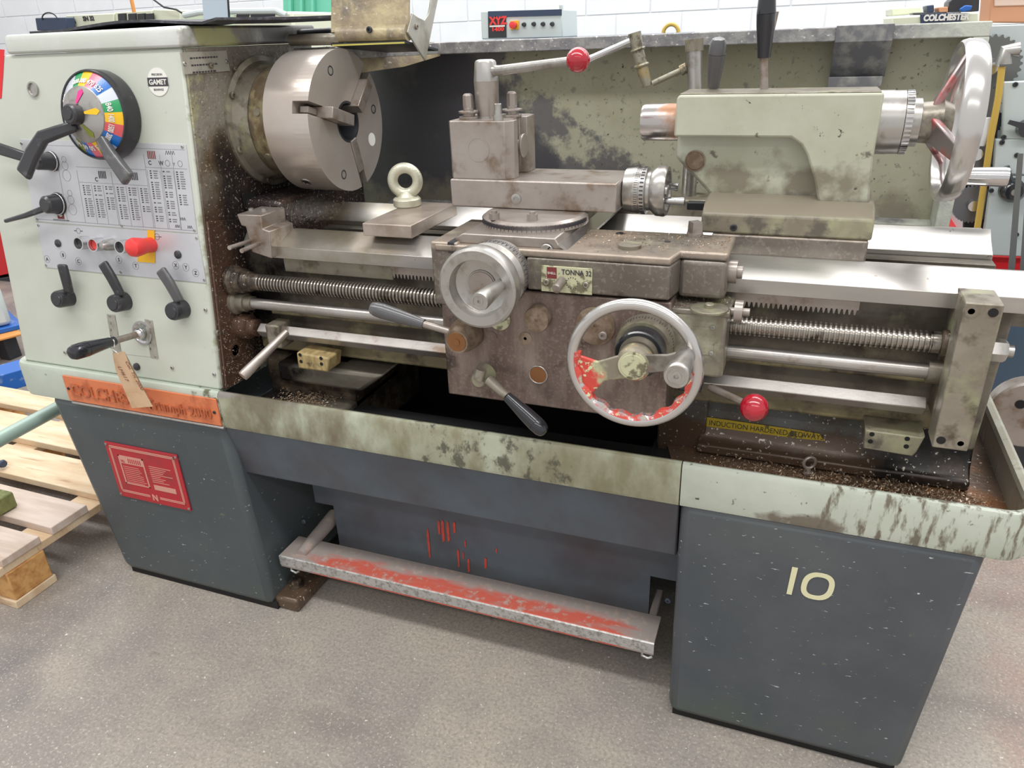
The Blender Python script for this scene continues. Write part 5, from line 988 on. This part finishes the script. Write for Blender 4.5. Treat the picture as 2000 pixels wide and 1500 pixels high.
c=at(2,905,'z',.16); part('bolt_end',B().lathe(c-X*.05,X,[(0,.008),(.05,.008),(.056,.012),(.062,.010)],16),'navy',None,0,label='dark bolt end lying on the pallet at the left edge',cat='bolt')

# ------------------------------------------------------------ machinery behind on the left
yb=2.9
def box_at(name,pts,y,d,mt,label=None,cat=None,parent=None,bev=.004):
    P=[at(*p,'y',y) for p in pts]; return part(name,B().prism(P,(0,d,0)),mt,parent,bev,label=label,cat=cat)
q=at(-10,600,'y',2.1)
bl=thing('blue_trestle',(q.x-.2,2.2,0),'blue steel stand with an orange wooden edge behind the headstock at the left','stand')
def slab(name,pa,pb,z1,th,dep,mt,parent=None,off=0,**k):
    a=at(*pa,'z',z1); b_=at(*pb,'z',z1); e=(b_-a).normalized(); n_=V((-e.y,e.x,0)); a=a+n_*off; b_=b_+n_*off
    return part(name,B().prism([a-Z*th,b_-Z*th,b_+n_*dep-Z*th,a+n_*dep-Z*th],(0,0,th)),mt,parent,.004,**k)
bz=at(45,632,'y',2.1).z
slab('top_board',(-200,690),(45,632),bz,.022,.5,'blue_paint',bl)
slab('wood_edge',(-200,712),(44,650),bz-.0225,.012,.5,'orange_wood',bl)
lzb=.14
slab('lower_beam',(-200,790),(60,716),lzb,.07,.12,'blue_paint',bl)
for pa,pb,o_ in (((-200,690),(45,632),.02),((-200,690),(45,632),.42)):
    a=at(45,632,'z',bz); e=(a-at(-200,690,'z',bz)).normalized(); n_=V((-e.y,e.x,0))
    for d_ in (.08,.5): c=a-e*d_+n_*o_; part('post',B().box((c.x-.03,c.y-.03,0),(c.x+.03,c.y+.03,bz-.035)),'dark_iron',bl,.003)
a=at(28,636,'z',bz+.001); e=(a-at(-200,690,'z',bz+.001)).normalized(); n_=V((-e.y,e.x,0)); a=a+n_*.02; hz=at(28,560,'y',a.y).z-bz
part('grey_machine_base',B().prism([a-e*.6,a,a+n_*.4,a+n_*.4-e*.6],(0,0,hz)),'machine_grey',None,.02,label='grey machine base resting on the blue stand at the left edge',cat='machine')
rd=box_at('red_machine',((-100,380),(-4,430),(16,535),(-100,560)),2.9,.3,'machine_red','red machine panel seen past the left side of the headstock','machine')
box_at('red_plinth',((-100,560),(20,540),(40,640),(-100,640)),2.9,.3,'dark_iron',parent=None,label='dark machine base under the red panel',cat='machine')
# SN 32 machine
sn=thing('bench_machine',(at(200,60,'y',yb).x,yb,0),'pale green machine top lettered SN 32 behind the headstock lid','machine')
box_at('casing',((128,30),(222,26),(226,300),(133,300)),yb,.4,'machine_cream',parent=sn)
box_at('switch_panel',((222,24),(296,20),(300,300),(226,300)),yb+.01,.4,'machine_cream',parent=sn)
for a in (230,250,268,284): box_at('switch_window',((a,27),(a+14,26),(a+15,44),(a+1,45)),yb,.01,'dark_iron',parent=sn,bev=0)
P=at(163,41,'y',yb-.002); b=B(); text(b,'SN 32',P,X,Z,.027,.001,bold=.001); pz=at(145,46,'y',yb-.002); b.prism([pz,pz+X*.014,pz+X*.007+Z*.03],(0,-.001,0)); part('lettering',b,'print_dark',sn)
box_at('rear_cover',((296,18),(352,20),(356,300),(300,300)),yb+.02,.4,'machine_cream',parent=sn)
tb=box_at('dark_toolbox',((68,35),(128,34),(132,60),(72,60)),yb-.06,.05,'navy','dark blue toolbox left of the SN 32 machine','toolbox')
hc_=at(98,38,'y',yb-.06); part('handle_loop',B().tube([hc_+X*.03*math.cos(a)*1.6+Z*.028*math.sin(a)-Y*.002 for a in [PI*i/12 for i in range(13)]],.003,8),'dark_iron',tb)
part('cable',B().tube([at(290,-8,'y',yb),at(320,14,'y',yb-.02),at(345,19,'y',yb-.02),at(368,33,'y',yb-.02)],.004,8),'dark_iron',None,0,label='thin black cable drooping beside the SN 32 machine',cat='cable')
part('wooden_handle',B().tube([at(255,-10,'y',yb-.1),at(262,24,'y',yb-.1)],.008,10),'orange_wood',None,0,label='thin wooden handle standing above the switch windows',cat='handle')
sc_=thing('machine_vice',(at(480,30,'y',2.7).x,2.7,0),'grey-green machine table with oval openings behind the lid','machine table')
part('table_top',B().tube([at(360,30,'y',2.7),at(390,24,'y',2.7),at(455,22,'y',2.7),at(540,21,'y',2.7),at(560,30,'y',2.7)],.012,10),'machine_grey',sc_)
part('table_body',B().box((at(455,40,'y',2.7).x,2.7,.9),(at(572,40,'y',2.7).x,3.0,at(500,26,'y',2.7).z)),'machine_cream',sc_,.01)
for a,b_ in ((462,485),(490,536)): box_at('opening',((a,28),(b_,26),(b_+3,42),(a-2,42)),2.698,.004,'dark_iron',parent=sc_,bev=0)
part('table_leg',B().box((at(360,40,'y',2.7).x,2.75,0),(at(560,40,'y',2.7).x,2.95,.92)),'machine_slate',sc_)
ps=box_at('clear_screen',((391,-60),(440,-60),(447,45),(398,45)),2.4,.004,'perspex','curved translucent plastic screen standing behind the rubber mat','screen',bev=0)
box_at('screen_edge',((440,-60),(442,-60),(449,45),(446,45)),2.395,.004,'dark_iron',parent=ps,bev=0)
# mint green locker
mg=thing('mint_crate',(at(620,50,'y',3.4).x,3.4,0),'mint green plastic crate behind the chuck guard','crate')
box_at('crate_wall',((551,-60),(680,-60),(684,200),(556,200)),3.4,.4,'mint_plastic',parent=mg)
for a in (562,584,606): box_at('crate_rib',((a,-60),(a+5,-60),(a+7,200),(a+2,200)),3.375,.025,'mint_plastic',parent=mg,bev=.004)
part('crate_base',B().box((at(551,100,'y',3.4).x,3.4,0),(at(684,100,'y',3.4).x,3.8,.7)),'mint_plastic',mg)
# XYZ control box
xy=3.2
xb_=thing('control_box',(at(1020,60,'y',xy).x,xy,at(1000,74,'y',xy).z),'white machine control box lettered XYZ with a red stop button','control box')
box_at('casing',((938,22),(1097,18),(1099,73),(941,77)),xy,.22,'machine_grey',parent=xb_)
box_at('dark_header',((953,22),(1097,18),(1097,30),(953,34)),xy-.003,.003,'navy',parent=xb_,bev=0)
box_at('logo_panel',((953,34),(988,33),(989,73),(954,74)),xy-.003,.003,'dark_iron',parent=xb_,bev=0)
b=B(); text(b,'XYZ',at(957,48,'y',xy-.004),X,Z,.040,.001,sx=.95,bold=.002); text(b,'1400',at(960,61,'y',xy-.004),X,Z,.020,.001,sx=1.4,bold=.001); part('lettering',b,'mushroom_red',xb_)
box_at('logo_stripe',((956,50),(986,49),(986,52),(956,53)),xy-.005,.002,'print_white',parent=xb_,bev=0)
box_at('stop_plate',((996,41),(1013,40),(1013,57),(997,58)),xy-.004,.004,'yellow_plate',parent=xb_,bev=0)
c=at(1005,49,'y',xy-.004); part('stop_button',B().lathe(c,-Y,[(0,.012),(.02,.014),(.03,.013),(.032,0)],20),'mushroom_red',xb_)
for px,py in ((1024,48),(1043,47),(1061,47),(1079,47)): c=at(px,py,'y',xy); part('switch',B().lathe(c,-Y,[(0,.009),(.008,.008),(.018,.006),(.018,0)],16),'dark_iron',xb_)
part('fixing_lug',B().box(tuple(at(1092,20,'y',xy)),tuple(at(1097,10,'y',xy)+Y*.02)),'machine_grey',xb_)
box_at('side_face',((1099,18),(1118,20),(1118,74),(1099,74)),xy+.21,.02,'machine_grey',parent=xb_,bev=0)
part('box_shelf',B().box((at(930,78,'y',xy).x,xy-.02,.0),(at(1340,78,'y',xy).x,xy+.25,at(1000,76,'y',xy).z-.001)),'machine_slate',None,.004,label='dark cabinet under the white control box, mostly behind the guard',cat='cabinet')
c=at(1310,68,'y',3.3); c.z=at(1000,76,'y',xy).z+.008; part('hose_coil',B().tube([c+X*.03*math.cos(a)-Z*.008+Z*.03*math.sin(a) for a in [PI*i/10 for i in range(11)]],.008,8),'yellow_hose',None,0,label='loop of ochre hose showing above the guard lip',cat='hose')
# Colchester machine on upper right
cy_=2.9
cm=thing('cream_machine',(at(1830,40,'y',cy_).x,cy_,0),'cream machine top with a dark COLCHESTER nameplate','machine')
box_at('casing',((1742,34),(1912,24),(1912,80),(1742,80)),cy_,.4,'machine_cream',parent=cm)
box_at('name_panel',((1797,28),(1877,24),(1878,42),(1798,46)),cy_-.006,.006,'navy',parent=cm,bev=.001)
b=B(); p0=at(1803,41,'y',cy_-.008); ex=(at(1874,37,'y',cy_-.008)-p0); text(b,'COLCHESTER',p0,X,Z,.024,.001,bold=.0014,fit=.128); part('lettering',b,'print_white',cm)
part('machine_body',B().box((at(1742,80,'y',cy_).x,cy_+.01,0),(at(1912,80,'y',cy_).x,cy_+.4,at(1800,60,'y',cy_).z)),'machine_slate',cm)
box_at('cream_lid',((1742,16),(1800,13),(1802,26),(1742,31)),cy_+.2,.3,'machine_cream',parent=cm)
for nm,pts,mt,lb,ct in (('dark_tray',((1783,25),(1850,22),(1850,27),(1783,29)),'dark_iron','flat dark tray on the cream machine','tray'),
    ('small_blue_box',((1810,11),(1824,9),(1825,23),(1812,25)),'navy','small dark blue box on the cream machine','box'),
    ('brown_box',((1834,14),(1852,13),(1852,24),(1834,25)),'cardboard','little brown box beside the small dark blue box','box'),
    ('black_bag',((1854,4),(1880,-20),(1914,-20),(1912,22),(1852,24)),'dark_iron','dark crumpled bag on the cream machine','bag'),
    ('blue_cloth',((1874,18),(1886,10),(1900,11),(1896,20),(1880,24)),'blue_paint','bright blue cloth in front of the dark bag','cloth')):
    box_at(nm,pts,cy_-.02 if nm=='blue_cloth' else cy_+.02,.02 if nm=='blue_cloth' else .12,mt,lb,ct,bev=.003)
box_at('cardboard_box',((1940,-60),(2080,-60),(2080,46),(1931,44)),2.5,.15,'cardboard','brown cardboard box on top of the right-hand machine','box')
box_at('cardboard_flap',((1942,-60),(2080,-60),(2080,8),(1942,12)),2.495,.004,'cardboard_light','pale paper sheet taped over the cardboard box','paper')
# right-hand machine with open gear train
my=2.3
rm=thing('geared_machine',(at(1960,300,'y',my).x,my,0),'pale grey lathe with open gear train at the right edge','lathe')
def rbx(name,pts,y,d,mt,bev=.003): return box_at(name,pts,y,d,mt,parent=rm,bev=bev)
rbx('casing',((1925,50),(2200,40),(2200,530),(1890,520)),my+.12,.4,'machine_grey')
rbx('front_panel',((1962,160),(2200,150),(2200,272),(1957,272)),my-.005,.02,'machine_grey')
rbx('front_panel',((1945,272),(2200,270),(2200,345),(1940,340)),my-.005,.02,'machine_grey')
rbx('front_panel',((1938,342),(2200,346),(2200,510),(1915,498)),my,.02,'machine_grey')
rbx('red_base',((1880,498),(2200,512),(2200,800),(1880,560)),my+.02,.5,'machine_red')
rbx('gear_recess',((1895,80),(1960,70),(1945,330),(1915,480),(1880,500)),my+.09,.02,'dark_iron')
def gear(px,py,R0,y,n,th=.02,mt='gear_steel'):
    c=at(px,py,'y',y); pts=[]
    for i in range(n):
        for f,r in ((0,R0*.92),(.25,R0),(.5,R0),(.75,R0*.92)): a=2*PI*(i+f)/n; pts.append(V((c.x+r*math.cos(a),y,c.z+r*math.sin(a))))
    g_=part('gear',B().prism(pts,(0,th,0)),mt,rm); part('gear_hub',B().lathe(c,-Y,[(0,R0*.3),(.02,R0*.28),(.02,0)],20),'chrome',g_)
gear(1930,130,.075,my+.05,30,.03,'strap_grey'); gear(1912,205,.05,my+.03,30); gear(1905,300,.055,my+.03,34); gear(1925,240,.04,my+.04,24,.02,'dark_iron'); gear(1900,400,.05,my+.05,34)
part('yellow_rod',B().tube([at(1957,130,'y',my-.02),at(1950,190,'y',my-.02),at(1935,270,'y',my-.02),at(1925,340,'y',my),at(1905,470,'y',my)],.008,12),'yellow_hose',rm)
part('pipe_elbow',B().tube([at(1990,97,'y',my-.02),at(1965,100,'y',my-.02),at(1960,125,'y',my-.02)],.018,16),'satin',rm)
part('white_glove',B().tube([at(1928,230,'y',my),at(1924,262,'y',my),at(1918,285,'y',my)],[.008,.014,.006],10),'glove_white',None,0,label='white rag hanging in the open gear train',cat='rag')
for px,py in ((1983,165),(1960,268),(1986,303),(1957,278),(1936,372),(1915,455),(1985,458)): bolt(rm,at(px,py,'y',my-.006),-Y,.006,'dark_iron',.004)
c=at(1975,370,'y',my); lv=part('crank_knob',B().lathe(c,-Y,[(0,.03),(.03,.028),(.04,.02),(.04,0)],28),'gloss_black',rm); part('knob_centre',B().lathe(c-Y*.04,-Y,[(0,.008),(.002,.008)],16),'satin',rm)
part('crank_arm',B().tube([c-Y*.02,at(1965,325,'y',my-.02)],.008,12),'gloss_black',rm)
part('paddle_lever',pad([at(1970,238,'y',my-.03),at(1998,246,'y',my-.03)],.01,.014,.008,-Y),'gloss_black',rm); part('paddle_knob',B().lathe(at(2002,250,'y',my),-Y,[(0,.022),(.03,.02),(.03,0)],24),'gloss_black',rm)
for px,px2,nm in ((1993,1962,'left'),(2014,1986,'right')):
    part('strap',B().prism([at(px-5,300,'y',my-.1),at(px+6,300,'y',my-.1),at(px2+12,640,'y',my-.1),at(px2-2,640,'y',my-.1)],(0,.003,0)),'strap_grey',None,0,label='dark grey lashing strap hanging at the right edge, the %s of two'%nm,cat='strap')
# slate machine base and chuck behind right end
bs=box_at('slate_machine_base',((1860,560),(2200,560),(2200,860),(1840,845)),2.0,.10,'machine_slate','dark blue machine base behind the right end of the lathe','machine')
part('plinth_shadow',B().box((at(1840,850,'y',2.0).x,2.02,0),(at(2200,850,'y',2.0).x,2.10,.42)),'dark_iron',bs)
c=at(2002,795,'y',1.75); cdk=part('face_plate',B().lathe(V((c.x,1.75,c.z)),-Y,[(0,.075),(.04,.078),(.045,.074),(.045,0)],48),'tool_steel',None,0,label='round steel face plate standing at the right edge',cat='face plate')
part('face_plate_hole',B().lathe(at(1993,790,'y',1.704),-Y,[(0,.010),(.001,.010)],20),'dark_void',cdk)
